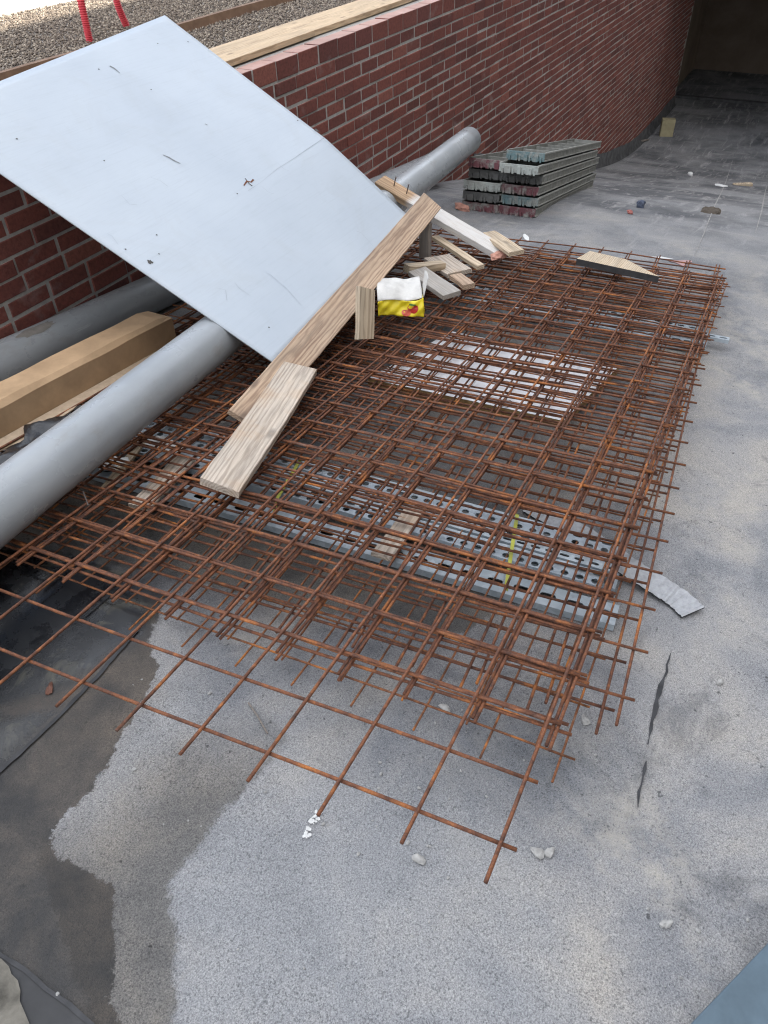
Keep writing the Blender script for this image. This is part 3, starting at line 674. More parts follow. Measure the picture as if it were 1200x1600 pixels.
for i in range(nS):
    for j in range(nS):
        a = i * (nS + 1) + j; q = (a, a + nS + 1, a + nS + 2, a + 1); fs.append(q); ix.append(0); fs.append(tuple(K + t for t in q[::-1])); ix.append(1)
rim = [i * (nS + 1) for i in range(nS + 1)] + [nS * (nS + 1) + j for j in range(1, nS + 1)] + [i * (nS + 1) + nS for i in range(nS - 1, -1, -1)] + [j for j in range(nS - 1, 0, -1)]
for a, c in zip(rim, rim[1:] + rim[:1]): fs.append((a, K + a, K + c, c)); ix.append(1)
sheet = empty('white_sheet', bB, 'large thin white sheet leaning over the pipes against the brick wall', 'sheet')
panel = recalc(obj('sheet_panel', vs, fs, None, sheet, smooth=False, mats=[MT['sheet'], MT['sheet_back']], idx=ix))
panel.data.polygons.foreach_set('use_smooth', [i == 0 for i in ix])
def sheet_st(u, v):
    w = ray(u, v); t = (bN.dot(bB) + .0035 - bN.dot(V(CAM))) / bN.dot(V(w)); p = V(CAM) + V(w) * t - bB
    a, b_, c = ex.dot(ex), ex.dot(ey), ey.dot(ey); k = a * c - b_ * b_; s = t = .5
    for _ in range(12):
        q = p - exy * (s * t); d, e = q.dot(ex), q.dot(ey); s, t = (d * c - e * b_) / k, (e * a - d * b_) / k
    return s, t
m_faint = M_simple('faint_scratch', (.34, .375, .41), .6, .2, 60)
def scar(px, w, m, name, seed):
    rnd = random.Random(seed); st = [sheet_st(u, v) for u, v in px]; vs, fs = [], []
    for k, (s, t) in enumerate(st):
        d = V((st[min(k + 1, len(st) - 1)][0] - st[max(k - 1, 0)][0], st[min(k + 1, len(st) - 1)][1] - st[max(k - 1, 0)][1])).normalized(); ww = w * rnd.uniform(.3, 1)
        vs += [on_sheet(s - d.y * ww, t + d.x * ww, .0046), on_sheet(s + d.y * ww, t - d.x * ww, .0046)]
    obj(name, vs, [(2 * k, 2 * k + 1, 2 * k + 3, 2 * k + 2) for k in range(len(st) - 1)], m, sheet)
def spot(u, v, r, m, name, seed, irr=.3):
    s, t = sheet_st(u, v); rnd = random.Random(seed); n = 12; lx, ly = ex.length, ey.length
    vs = [on_sheet(s, t, .0046)] + [on_sheet(s + r * math.cos(a) * rnd.uniform(1 - irr, 1 + irr) / lx, t + r * math.sin(a) * rnd.uniform(1 - irr, 1 + irr) / ly, .0046) for a in [2 * math.pi * k / n for k in range(n)]]
    obj(name, vs, [(0, 1 + k, 1 + (k + 1) % n) for k in range(n)], m, sheet)
for k, (u, v) in enumerate([(26, 218), (154, 110), (246, 70), (293, 68), (235, 144), (461, 198), (196, 390), (162, 254), (248, 398), (244, 369), (420, 512), (368, 309)]):
    spot(u, v, .0030, MT['dirt_mark'], 'screw_hole', k)
for k in range(16):                                    # faint handling scratches, mostly on the lower third
    r_ = random.Random(900 + k); u, v = r_.uniform(150, 560), r_.uniform(150, 480)
    if .03 < sheet_st(u, v)[0] < .95 and .03 < sheet_st(u, v)[1] < .95: scar([(u, v), (u + r_.uniform(4, 16), v + r_.uniform(2, 14)), (u + r_.uniform(14, 30), v + r_.uniform(8, 30))], .0006, m_faint, 'scratch', 900 + k)
spot(235, 410, .010, MT['dirt_mark'], 'dent', 31, .5); spot(490, 214, .009, MT['dirt_mark'], 'dent', 32, .5)
scar([(253, 247), (262, 251), (270, 256), (280, 261)], .0030, MT['scratch'], 'scratch', 1); scar([(171, 105), (178, 109), (187, 117)], .0030, MT['scratch'], 'scratch', 2)
scar([(378, 297), (383, 290), (389, 292), (393, 288)], .004, MT['rust_mark'], 'rust_scar', 3); scar([(380, 286), (386, 294), (391, 298)], .004, MT['dirt_mark'], 'rust_scar', 4)
scar([(318, 200), (322, 202)], .002, MT['scratch'], 'scratch', 5)
scar([(502, 226), (480, 240), (455, 257), (430, 272), (405, 292), (385, 305)], .0007, M_simple('crease_line', (.30, .33, .36), .6, .3, 60), 'crease', 6)

# ------------------------------------------------------------------ long planks over the sheet's edge
def bp(u, v, h):
    w = V(ray(u, v)); c = V(CAM); return c + w * ((bN.dot(bB) + h - bN.dot(c)) / bN.dot(w))
q0, q1 = bp(676, 312.5, .028), bp(382, 655, .028)
plank('wood_plank', q1, q0, .108, .022, MT['new_wood'], 'long reddish pine plank along the lower edge of the white sheet', up=bN, seed=1, skew1=.012, skew0=-.01, group='loose planks')
n2 = V((-.10, -.22, .97))
q0 = bp(470, 571, .052); q1 = P(344, 757, .188)
plank('wood_plank', q1, q0, .118, .026, MT['old_wood'], 'weathered grey plank lapped over the low end of the pine plank', up=n2, seed=2, skew0=.012, skew1=-.01, group='loose planks')
p3a, p3b = P(594, 279, .435), P(783, 391, .205)
cp3 = plank('wood_plank', p3a, p3b, .088, .034, MT['painted_wood'], 'half whitewashed plank with two nails, crossing under the pine plank', up=(-.1, .1, 1), seed=3, group='loose planks')
for nx, hgt in ((.085, .05), (.165, .05), (.29, .04)):
    vs, fs = tube_geo([(nx, .004, -.002), (nx + .002, .004, hgt - .004), (nx + .002, .004, hgt)], .0028, 8); k = len(vs)
    v2, f2 = tube_geo([(nx + .002, .004, hgt), (nx + .002, .004, hgt + .002)], .0055, 8); vs += v2; fs += [tuple(a + k for a in f) for f in f2]
    obj('nail', vs, fs, MT['nail'], cp3, local=Matrix.Identity(4))
def pl(px0, px1, h0, h1, w, t, m, label, seed, up=(0, 0, 1), cat='offcut', **kw):
    return plank('wood_offcut', P(*px0, h0), P(*px1, h1), w, t, MT[m], label, cat, up=up, group='wood offcuts on the rebar', seed=seed, **kw)
pl((762, 362), (808, 392), .245, .235, .085, .020, 'pale_wood', 'short pale board resting on the whitewashed end of the nailed plank', 31)
pl((680, 368), (752, 414), .215, .19, .040, .022, 'pale_wood', 'narrow pale batten lying in front of the dark propped block', 32)
pl((682, 400), (718, 424), .195, .19, .130, .020, 'old_wood', 'wide weathered board under the narrow pale batten', 33, skew0=.02)
pl((636, 414), (693, 409), .235, .215, .045, .034, 'pale_wood', 'chunky pale block lying across behind the wide grey board', 34)
pl((652, 420), (706, 458), .218, .19, .095, .022, 'grey_wood', 'wide grey board with a clean sawn end behind the yellow carton', 35)
pl((712, 428), (733, 444), .188, .185, .060, .022, 'new_wood', 'small orange pine offcut beside the grey board end', 36)
# blocks that lean or stand
def post(name, pb, pt_, w, t, m, label, up, seed, cat='offcut', **kw):
    return plank(name, pb, pt_, w, t, MT[m], label, cat, up=up, group='wood offcuts on the rebar', seed=seed, **kw)
pb = P(572, 530, HM + .004); post('wood_offcut', pb, pb + V((.085, .03, .165)), .080, .024, 'pale_wood', 'pale short block propped upright against the pine plank', (-.17, -.70, .35), 41, skew0=-.006, skew1=.008)
pb = P(661, 404, HM + .004); post('wood_offcut', pb + V((0, 0, 0)), pb + V((.03, .01, .170)), .060, .026, 'dark_wood', 'dark grey block propped upright under the pine plank', (-.80, .28, .3), 42, skew1=.02)
# triangular ply with a dark edge
tri = [P(u, v, HM + .05) for u, v in [(901, 404), (922, 392), (978, 405), (1030, 432)]]
mb = MB(); dn = V((0, 0, -.030)); mb.add(tri, [(0, 1, 2, 3)], 0); mb.add([t + dn for t in tri], [(3, 2, 1, 0)], 1)
for a, c in ((0, 1), (1, 2), (2, 3), (3, 0)): mb.add([tri[a], tri[c], tri[c] + dn, tri[a] + dn], [(0, 1, 2, 3)], 1)
o = mb.build('wood_offcut', None, None, mats=[MT['pale_wood'], MT['ply_dark']]); tag(o, 'tapered pale plank with a black edge on the far corner of the rebar', 'offcut', 'wood offcuts on the rebar')
def lump(name, p, s, m, label, cat, seed, group=None, sub=2, rough=.18):
    bm = bmesh.new(); bmesh.ops.create_icosphere(bm, subdivisions=sub, radius=1); rnd = random.Random(seed); ph = [rnd.uniform(0, 6.28) for _ in range(6)]
    for v in bm.verts:
        c = v.co; k = 1 + rough * (math.sin(2.3 * c.x + ph[0]) * math.sin(2.9 * c.y + ph[1]) + .6 * math.sin(5.1 * c.z + ph[2]) * math.cos(4.3 * c.x + ph[3])) + rnd.uniform(-rough, rough) * .25
        v.co = V((c.x * s[0], c.y * s[1], c.z * s[2])) * k
    me = bpy.data.meshes.new(name); bm.to_mesh(me); bm.free(); me.materials.append(m)
    o = bpy.data.objects.new(name, me); COL.objects.link(o); o.location = V(p) + V((0, 0, s[2] * .75)); o.rotation_euler = (0, 0, rnd.uniform(0, 6.28)); return tag(o, label, cat, group)
lump('brick_fragment', P(778, 404, HM + .008), (.040, .026, .015), MT['brickpink'], 'pink broken brick piece under the end of the nailed plank', 'brick piece', 51, rough=.42, sub=3)
lump('brick_fragment', P(722, 328), (.06, .04, .022), MT['brickpink'], 'pinkish rubble piece beside the formwork stack foot', 'brick piece', 52, rough=.3)

# yellow and white carton ------------------------------------------------------
cA, cB = P(591, 494, HM + .006), P(662, 494, HM + .006)
cx = (cB - cA); cw = cx.length; cxn = cx.normalized(); cyn = V((0, 0, 1)).cross(cxn).normalized(); czn = V((0, 0, 1))
car = empty('food_carton', cA, 'crumpled yellow and white carton with a printed tomato on the rebar', 'carton')
def cpt(a, b_, c): return cA + cxn * a * cw + cyn * b_ + czn * c
def cgrid(name, f, nu, nv, m, parent, th=.0015):
    vs = [f(i / nu, j / nv) for i in range(nu + 1) for j in range(nv + 1)]; fs = [(i * (nv + 1) + j, (i + 1) * (nv + 1) + j, (i + 1) * (nv + 1) + j + 1, i * (nv + 1) + j + 1) for i in range(nu) for j in range(nv)]
    o = obj(name, vs, fs, m, parent, smooth=True); so = o.modifiers.new('thickness', 'SOLIDIFY'); so.thickness = th; so.offset = 0; return o
def fr(u, v): return cpt(u, .008 * math.sin(u * 5) + .014 * v + .004 * math.sin(9 * u + 5 * v) + .003 * math.sin(23 * u - 9 * v), v * (.058 + .018 * (u ** 2) + .006 * math.sin(6 * u)))
front = cgrid('front_panel', fr, 30, 10, MT['carton_yellow'], car)
cgrid('top_panel', lambda u, v: cpt(u * .98, .014 + .16 * v, .058 + .018 * u * u + .006 * math.sin(6 * u) + .018 * math.sin(math.pi * v) * (1 - .4 * u) + .02 * v + .004 * math.sin(17 * u + 6 * v) * math.sin(9 * v)), 26, 16, MT['carton_white'], car)
cgrid('side_panel', lambda u, v: cpt(1.0 + .02 * math.sin(5 * v), .004 + .15 * u, v * (.075 + .01 * u)), 8, 5, MT['carton_yellow'], car)
cgrid('end_flap', lambda u, v: cpt(1.0 + .10 * v * (1 - .35 * u), .012 + .085 * u, .074 + .085 * v + .008 * math.sin(4 * u)), 6, 5, MT['carton_white'], car)
def blob(cu, cv, ru, rv, m, name, off):
    n = 20; vs = []
    for k in range(n):
        a = 2 * math.pi * k / n; r = 1 + .05 * math.sin(3 * a)
        vs.append(fr(cu + ru * math.cos(a) * r, cv + rv * math.sin(a) * r) - cyn * off)
    c = fr(cu, cv) - cyn * off; obj(name, vs + [c], [(k, (k + 1) % n, n) for k in range(n)], m, car)
blob(.76, .50, .115, .30, MT['tomato'], 'printed_tomato', .0022); blob(.62, .22, .105, .20, MT['tomato2'], 'printed_tomato', .0032)
blob(.725, .80, .045, .06, MT['leaf'], 'printed_leaf', .0034); blob(.78, .80, .045, .045, MT['leaf'], 'printed_leaf', .0038); blob(.765, .60, .03, .06, MT['tomato2'], 'printed_shine', .0036)

# ------------------------------------------------------------------ things lying between the pipes
mb = MB(); by0, by1, bx0, bx1 = 1.985, 2.105, .2, 2.045
c0, c1 = V((bx0, by0 - .02, .112 + G(bx0))), V((bx1, by0 + .01, .112 + G(bx1))); d = c1 - c0
prof = [(0, 0), (0, .098), (.018, .112), (.118, .112), (.125, .10), (.125, 0)]
vs, fs = [], []; nseg = 30
for k in range(nseg + 1):
    p = c0 + d * (k / nseg)
    for j, (a, h) in enumerate(prof): vs.append(p + V((0, a + .0012 * math.sin(k * 1.7 + j), h + .0015 * math.sin(k * .9 + j * 2) - (.012 if k == nseg and h > .1 else 0))))
n = len(prof)
for k in range(nseg):
    for j in range(n): fs.append((k * n + j, (k + 1) * n + j, (k + 1) * n + (j + 1) % n, k * n + (j + 1) % n))
fs.append(tuple(range(n))); fs.append(tuple(nseg * n + j for j in range(n))[::-1])
box = empty('cardboard_box', c0, 'long brown cardboard box lying between the two grey pipes', 'box')
recalc(obj('box_body', vs, fs, MT['card'], box))
vs, fs = [], []
for k in range(nseg + 1):
    p = c0 + d * (k / nseg); vs += [p + V((0, -.002, .003)), p + V((0, -.05 - .010 * math.sin(k * .8) - .006 * math.sin(k * 2.3), -.006 + .004 * math.sin(k)))]
for k in range(nseg): fs.append((2 * k, 2 * k + 2, 2 * k + 3, 2 * k + 1))
o = obj('loose_flap', vs, fs, MT['card_edge'], box); so = o.modifiers.new('t', 'SOLIDIFY'); so.thickness = .004
def film(name, x0, x1, yc, wd, z0, m, label, seed, amp=.02):
    rnd = random.Random(seed); nu, nv = 60, 14; ph = [rnd.uniform(0, 6.28) for _ in range(8)]; vs, fs = [], []
    for i in range(nu + 1):
        for j in range(nv + 1):
            x = x0 + (x1 - x0) * i / nu; t = j / nv - .5
            edge = 1 + .22 * math.sin(i * .35 + ph[0]) + .12 * math.sin(i * .9 + ph[1])
            h = amp * (math.sin(23 * x + 9 * t + ph[2]) * .4 + math.sin(41 * x - 22 * t + ph[3]) * .3 + math.sin(13 * t + 30 * x + ph[4]) * .4) + rnd.uniform(-.003, .003)
            vs.append((x, yc + .106 * (x - 1) + wd * t * edge * min(1, 3 * (1 - i / nu) + .35), G(x) + z0 + h))
    for i in range(nu):
        for j in range(nv): fs.append((i * (nv + 1) + j, (i + 1) * (nv + 1) + j, (i + 1) * (nv + 1) + j + 1, i * (nv + 1) + j + 1))
    o = obj(name, vs, fs, m, smooth=True); so = o.modifiers.new('t', 'SOLIDIFY'); so.thickness = .0012; return tag(o, label, 'plastic film')
film('plastic_film', .55, 1.46, 1.79, .22, .132, MT['film'], 'black crumpled plastic film between the cardboard box and the near pipe', 61, .011)
film('plastic_film', .60, 1.16, 1.715, .11, .165, MT['film_silver'], 'silvery torn plastic film beside the near pipe', 62, .008)

# ------------------------------------------------------------------ slotted steel channels under the mats
def slotted_channel(name, p0, p1, width, depth, label, pitch=.05, hole=(.0135, .0135), rows=('c', 's'), group=None, flip=False, close=True):
    """folded channel along p0->p1, open side down, with rows of punched holes in its top"""
    p0, p1 = V(p0), V(p1); x = (p1 - p0).normalized(); up = V((.098, 0, .995)); z = (up - x * up.dot(x)).normalized(); y = z.cross(x)
    Ln = (p1 - p0).length; nc = int(Ln / pitch); pitch = Ln / nc; nr = len(rows); rw = width / nr
    vs, fs, ids = [], [], {}
    def vert(a, b_, c=0.0):
        k = (round(a, 5), round(b_, 5), round(c, 5))
        if k not in ids: ids[k] = len(vs); vs.append(p0 + x * a + y * b_ + z * c)
        return ids[k]
    nh = 12
    for i in range(nc):
        for j in range(nr):
            x0, y0 = i * pitch, -width / 2 + j * rw; x1, y1 = x0 + pitch, y0 + rw; cx_, cy_ = (x0 + x1) / 2, (y0 + y1) / 2
            hx, hy, e = dict(c=(.0105, .0105, 1.0), s=(.0135, .0055, .6)).get(rows[j], rows[j] if isinstance(rows[j], tuple) else None) if not isinstance(rows[j], tuple) else (*rows[j], .6)
            ring = []
            for k in range(nh):
                a = 2 * math.pi * (k + .5) / nh; ca, sa = math.cos(a), math.sin(a)
                ring.append(vert(cx_ + hx * math.copysign(abs(ca) ** e, ca), cy_ + hy * math.copysign(abs(sa) ** e, sa)))
            cor = [vert(x1, y1), vert(x0, y1), vert(x0, y0), vert(x1, y0)]
            for q in range(4):
                k0 = q * 3; r = [ring[(k0 + t) % nh] for t in range(3)]; nxt = ring[(k0 + 3) % nh]
                fs.append((cor[q], *r[::-1]) if False else (cor[q], r[2], r[1], r[0]))
                fs.append((cor[q], cor[(q + 1) % 4], nxt, r[2]))
    for sgn in (-1, 1):                                # side flanges with a small return lip
        for i in range(nc):
            a, b_ = i * pitch, (i + 1) * pitch; w2 = sgn * width / 2
            fs.append((vert(a, w2), vert(b_, w2), vert(b_, w2, -depth), vert(a, w2, -depth)))
            fs.append((vert(a, w2, -depth), vert(b_, w2, -depth), vert(b_, w2 - sgn * .012, -depth), vert(a, w2 - sgn * .012, -depth)))
    o = obj(name, vs, fs, MT['galv']); recalc(o); so = o.modifiers.new('t', 'SOLIDIFY'); so.thickness = .0018; so.offset = -1
    return tag(o, label, 'steel channel', group)
g1 = 'slotted steel channels under the near rebar'
def pg(x, y, h): return V((x, y, G(x) + h))
slotted_channel('steel_channel', pg(1.632, .16, .056), pg(1.556, 1.98, .056), .062, .026, 'upper slotted steel channel furthest down the ramp in the strapped bundle', pitch=.04, group=g1, rows=('s', 'c'))
slotted_channel('steel_channel', pg(1.566, .13, .054), pg(1.488, 1.95, .054), .062, .026, 'upper slotted steel channel in the middle of the strapped bundle', pitch=.04, group=g1, rows=('c', 's'))
slotted_channel('steel_channel', pg(1.496, .15, .052), pg(1.416, 1.93, .052), .062, .026, 'upper slotted steel channel nearest the viewer in the strapped bundle', pitch=.04, group=g1, rows=('s', 'c'))
slotted_channel('steel_channel', pg(1.545, .12, .022), pg(1.45, 1.75, .022), .075, .020, 'lower slotted steel channel beneath the strapped bundle', group=g1, rows=((.014, .008), (.014, .008)))
slotted_channel('steel_channel', pg(1.410, .09, .022), pg(1.29, 1.80, .022), .080, .020, 'lowest steel channel on the felt at the near side of the strapped bundle', group=g1, rows=((.021, .010),), pitch=.07)
slotted_channel('steel_channel', pg(1.60, 1.25, .032), pg(1.38, 1.95, .04), .10, .03, 'short wide steel channel half hidden under the near pipe', group=g1, rows=((.016, .008), (.016, .008)))
g2 = 'slotted steel channels under the far rebar'
slotted_channel('steel_channel', pg(3.33, .06, .05), pg(3.30, 1.42, .05), .036, .016, 'far slotted steel channel poking out beyond the right edge of the rebar', group=g2, rows=((.017, .007),))
slotted_channel('steel_channel', pg(3.235, .14, .042), pg(3.205, 1.40, .042), .055, .035, 'far slotted steel channel lying along the edge of the white panel', group=g2, rows=((.017, .010),))
slotted_channel('steel_channel', pg(3.43, .20, .030), pg(3.42, 1.42, .030), .055, .028, 'slotted steel channel furthest down the ramp under the rebar', group=g2, rows=((.015, .009),))
def strap(y, x0, x1, h, label):
    c = [(x0 - .012, .005), (x0 - .008, h * .45), (x0 + .03, h), (x1 - .01, h + .002), (x1 + .012, h * .8), (x1 + .018, .005)]
    vs, fs = [], []
    for x, hh in c:
        for s in (-1, 1): vs.append((x + s * .001, y + s * .0055 + .25 * (x - x0), G(x) + hh + .004))
    for k in range(len(c) - 1): fs.append((2 * k, 2 * k + 1, 2 * k + 3, 2 * k + 2))
    o = obj('strapping_band', vs, fs, MT['strap']); so = o.modifiers.new('t', 'SOLIDIFY'); so.thickness = .001; return tag(o, label, 'strap')
strap(.375, 1.375, 1.655, .056, 'yellow strapping band near the right end of the steel channels')
strap(1.09, 1.36, 1.62, .056, 'yellow strapping band beside the weathered plank tip')
def under(pa, pb_, w, t, m, label, seed): return plank('timber_batten', pa, pb_, w, t, MT[m], label, 'batten', seed=seed, group='timber battens under the rebar')
under(P(596, 868, .062), P(650, 792, .062), .06, .012, 'old_wood', 'weathered batten across the middle of the strapped steel channels', 71)
under(P(216, 790, .062), P(290, 715, .062), .07, .012, 'old_wood', 'weathered batten across the left end of the strapped steel channels', 72)
under(P(160, 765, .058), P(222, 690, .058), .03, .012, 'pale_wood', 'thin white-splashed batten beside the near pipe', 73)
lump('rubble_piece', P(255, 705, .03), (.07, .05, .02), MT['whitebit'], 'white plaster rubble under the rebar beside the near pipe', 'rubble', 74, rough=.4)
lump('rubble_piece', P(180, 730, .03), (.05, .04, .02), MT['whitebit'], 'smaller white plaster rubble nearer the pipe', 'rubble', 75, rough=.4)

# white melamine panel on the felt
wc = [P(u, v, .034) for u, v in [(575, 592), (705, 518), (968, 572), (880, 658)]]
wp = empty('melamine_panel', P(760, 590), 'white faced chipboard panel lying under the far rebar', 'panel')
dn = V((-.003, 0, -.032)); mb = MB()
for a in range(4):
    c = (a + 1) % 4; mb.add([wc[a], wc[c], wc[c] + dn, wc[a] + dn], [(0, 1, 2, 3)])
mb.add([w + dn for w in wc], [(0, 1, 2, 3)]); mb.build('chipboard_core', MT['chip'], wp)
nn = 14; vs = []; fs = []
for i in range(nn + 1):
    for j in range(nn + 1): vs.append(wc[0].lerp(wc[1], i / nn).lerp(wc[3].lerp(wc[2], i / nn), j / nn) + V((0, 0, .0015)))
for i in range(nn):
    for j in range(nn): fs.append((i * (nn + 1) + j, (i + 1) * (nn + 1) + j, (i + 1) * (nn + 1) + j + 1, i * (nn + 1) + j + 1))
recalc(obj('white_face', vs, fs, MT['white_panel'], wp))
def scribble(px, seed):
    p = catmull([P(u, v, .040) for u, v in px], 8); vs, fs = tube_geo(p, .0011, 5); return obj('pen_mark', vs, fs, MT['dirt_mark'], wp)
scribble([(802, 563), (815, 566), (828, 569)], 1); scribble([(862, 585), (874, 588), (884, 594), (872, 598), (858, 596)], 2); scribble([(775, 632), (790, 625), (800, 628), (794, 636), (780, 634)], 3)

# grey bitumen strip curling out to the right
sp_ = [P(u, v, h) for u, v, h in [(828, 790, .012), (880, 818, .014), (935, 852, .02), (985, 888, .028), (1030, 916, .02), (1060, 936, .012), (1083, 957, .012)]]
sp_ = catmull(sp_, 10); vs, fs, ix = [], [], []
for k, p in enumerate(sp_):
    t = (sp_[min(k + 1, len(sp_) - 1)] - sp_[max(k - 1, 0)]).normalized(); s = V((-t.y, t.x, 0)).normalized(); hz = .0014 * math.sin(k * 1.3) + .001 * math.sin(k * 2.9)
    a, c = p + s * .036 + V((0, 0, .004 + hz)), p - s * .036 + V((0, 0, hz)); vs += [a, c, c - V((0, 0, .004)), a - V((0, 0, .004))]
for k in range(len(sp_) - 1):
    for j in range(4): fs.append((4 * k + j, 4 * k + (j + 1) % 4, 4 * k + 4 + (j + 1) % 4, 4 * k + 4 + j)); ix.append(0 if j == 0 else 1)
fs += [(0, 1, 2, 3), tuple(4 * (len(sp_) - 1) + j for j in (3, 2, 1, 0))]; ix += [1, 1]
o = obj('bitumen_strip', vs, fs, None, mats=[MT['strip'], MT['strip_dark']], idx=ix); recalc(o); tag(o, 'grey bitumen strip sticking out from under the right edge of the rebar', 'strip')

# ------------------------------------------------------------------ stacked formwork panels
Q0 = V((4.974, 1.466, -.521)); fd = V((.97014, .08146, -.22847)).normalized(); fe = V((-.08367, .99649, 0)).normalized(); fu = fd.cross(fe).normalized()
if fu.z < 0: fu = -fu
FW, FH, FL = .243, .054, 2.55
def form_panel(col, layer, endm, railm, label, dx=0.0, open_top=False):
    rnd = random.Random(col * 10 + layer)
    o0 = Q0 + fe * (col * .252 + rnd.uniform(-.006, .006)) + fd * (dx + rnd.uniform(-.02, .02)) + fu * (layer * .0665 + .006)
    root = empty('formwork_panel', o0, label, 'formwork panel', 'formwork panels stacked by the wall')
    for s in (0, 1):                                   # folded side rails
        mb = MB(); y = fe * (0 if s == 0 else FW - .004)
        mb.box(o0 + y, fd * FL, fe * .004, fu * FH); mb.build('side_rail', MT['f_web'], root); mb = MB()
        yy = fe * (-.009 if s == 0 else FW + .000)
        mb.box(o0 + yy + fu * (FH - .010), fd * FL, fe * .0085, fu * .010); mb.box(o0 + yy, fd * FL, fe * .0085, fu * .008)
        mb.build('rail_lip', MT[railm], root, bevel=.0012)
    for s in (0, 1):                                   # end plates with coupling lugs
        mb = MB(); e = o0 + fd * (-.012 if s == 0 else FL + .001)
        mb.box(e - fe * .004, fd * .011, fe * (FW + .008), fu * (FH - .004))
        for k, wd in ((.035, .035), (.105, .022), (.17, .04)):
            mb.box(e + fe * k + fd * (-.013 if s == 0 else .012) + fu * (-.005), fd * .012, fe * wd, fu * (FH - .012))
        for k in (.012, .085, .150, .218):
            mb.box(e + fe * k + fd * (-.0085 if s == 0 else .012) - fu * .007, fd * .008, fe * .012, fu * .030)
        mb.build('end_plate', MT[endm if s == 0 else railm], root, bevel=.002)
    for k in range(5):
        mb = MB(); mb.box(o0 + fd * (.42 + k * .43) + fe * .005, fd * .035, fe * (FW - .010), fu * (FH - .012)); mb.build('crossbar', MT['f_web'], root)
    mb = MB(); mb.box(o0 + fe * .0045 + fd * .0005 + fu * .002, fd * (FL - .001), fe * (FW - .009), fu * .006); mb.build('face_plate', MT['f_dark'], root)
    return root
specR = [('f_red', 'dull purple', 'bottom'), ('f_teal', 'teal', 'second from the bottom'), ('f_red', 'red', 'third from the bottom'), ('f_dark', 'dark grey', 'fourth from the bottom'), ('f_pale', 'pale grey', 'fifth from the bottom'), ('f_teal', 'blue-grey', 'topmost')]
specL = [('f_red', 'red and brown', 'bottom'), ('f_dark', 'dark', 'second from the bottom'), ('f_pale', 'pale grey', 'third from the bottom'), ('f_dark', 'blackish', 'fourth from the bottom'), ('f_red', 'pinkish red', 'topmost')]
for k, (m_, c_, w_) in enumerate(specR):
    form_panel(0, k, m_, 'f_rail', f'formwork panel with {c_} end, {w_} in the viewer-side column', dx=[0, 0, -.01, .03, -.12, .02][k], open_top=k == 5)
for k, (m_, c_, w_) in enumerate(specL):
    form_panel(1, k, m_, 'f_rail', f'formwork panel with {c_} end, {w_} in the wall-side column', dx=[.0, -.02, -.03, .05, .02][k], open_top=k == 4)

# ------------------------------------------------------------------ near corner: blue-grey metal panel
pA, pB = P(1070, 1606, .10), P(1206, 1464, .10); t = (pB - pA); t.z = 0; t.normalize(); s = V((t.y, -t.x, 0))
if s.dot(V((-.47, -.88, 0))) < 0: s = -s
mb = MB(); a0 = pA - t * .5; mb.box(a0 - V((0, 0, .03)), t * 1.3 + V((0, 0, -.098 * 1.3 * t.x)), s * .6 + V((0, 0, -.098 * .6 * s.x)), (0, 0, .03))
for q in (.35, .95):                                   # battens carrying the panel
    c0 = a0 + t * q + s * .10; mb.box(c0 - V((0, 0, .10 + .098 * (q * t.x + .10 * s.x) - .0)), t * .05, s * .45 + V((0, 0, -.098 * .45 * s.x)), (0, 0, .0695))
tag(mb.build('metal_panel', MT['slate'], bevel=.003), 'scuffed blue-grey metal panel at the near right corner', 'panel')

# ------------------------------------------------------------------ small litter
big = [(655, 1345, .0125, 'grey pointed pebble just beyond the nearest rebar corner'), (840, 1334, .0125, 'flat grey pebble right of the nearest rebar corner, left of a twin'), (858, 1334, .0105, 'smaller grey pebble touching the flat one right of the rebar corner'),
       (1040, 1445, .0105, 'whitish pebble left of the blue-grey metal panel'), (695, 1108, .013, 'pale pebble between the near rebar rows'), (914, 1127, .011, 'grey pebble beside the right-hand loose rebar ends'), (1124, 1067, .010, 'pale pebble right of the open felt gap')]
for k, (u, v, r, lb) in enumerate(big): lump('pebble', P(u, v), (r * 1.1, r * .7, r * .5), MT['pebble'], lb, 'pebble', 100 + k, 'larger pebbles on the felt', rough=.32)
small = [(505, 1288), (512, 1290), (637, 1318), (668, 1322), (672, 1323), (594, 1192), (595, 1210), (720, 1205), (722, 1110), (680, 1130), (845, 1382), (766, 1388), (1168, 1438), (1064, 1528), (945, 1520), (1090, 1455), (1012, 1420), (1176, 1102), (985, 1130), (560, 1335),
         (210, 1203), (222, 1062), (328, 1084), (90, 1555), (655, 1232), (700, 1372), (1160, 840), (1170, 823), (1031, 822), (1035, 783), (1130, 633), (1190, 590), (475, 1513), (415, 1238), (592, 1232), (930, 1180), (1145, 1315), (1065, 1435), (886, 1460), (760, 1245)]
rnd = random.Random(77)
while len(small) < 105:
    u, v = rnd.uniform(200, 1195), rnd.uniform(1020, 1590)
    if u + (1600 - v) * .9 > 420 and not (u > 1040 and v > 1440): small.append((u, v))
for k, (u, v) in enumerate(small):
    r = random.Random(k).uniform(.0028, .0058) if k < 40 else random.Random(k).uniform(.0013, .003); lump('pebble', P(u, v), (r, r * .75, r * .55), MT['pebble'], 'tiny pale stone chip scattered on the grey felt', 'stone chip', 200 + k, 'tiny stone chips', sub=1)
tag(obj('twig', *tube_geo([P(388, 1098, .004), P(402, 1118, .006), P(418, 1146, .004)], .0018, 6), MT['dark_wood']), 'thin brown twig lying under the near rebar rows', 'twig')
lump('dead_leaf', P(78, 1078, .001), (.016, .007, .004), MT['leafbrown'], 'curled reddish dead leaf on the wet felt', 'leaf', 301, rough=.4)
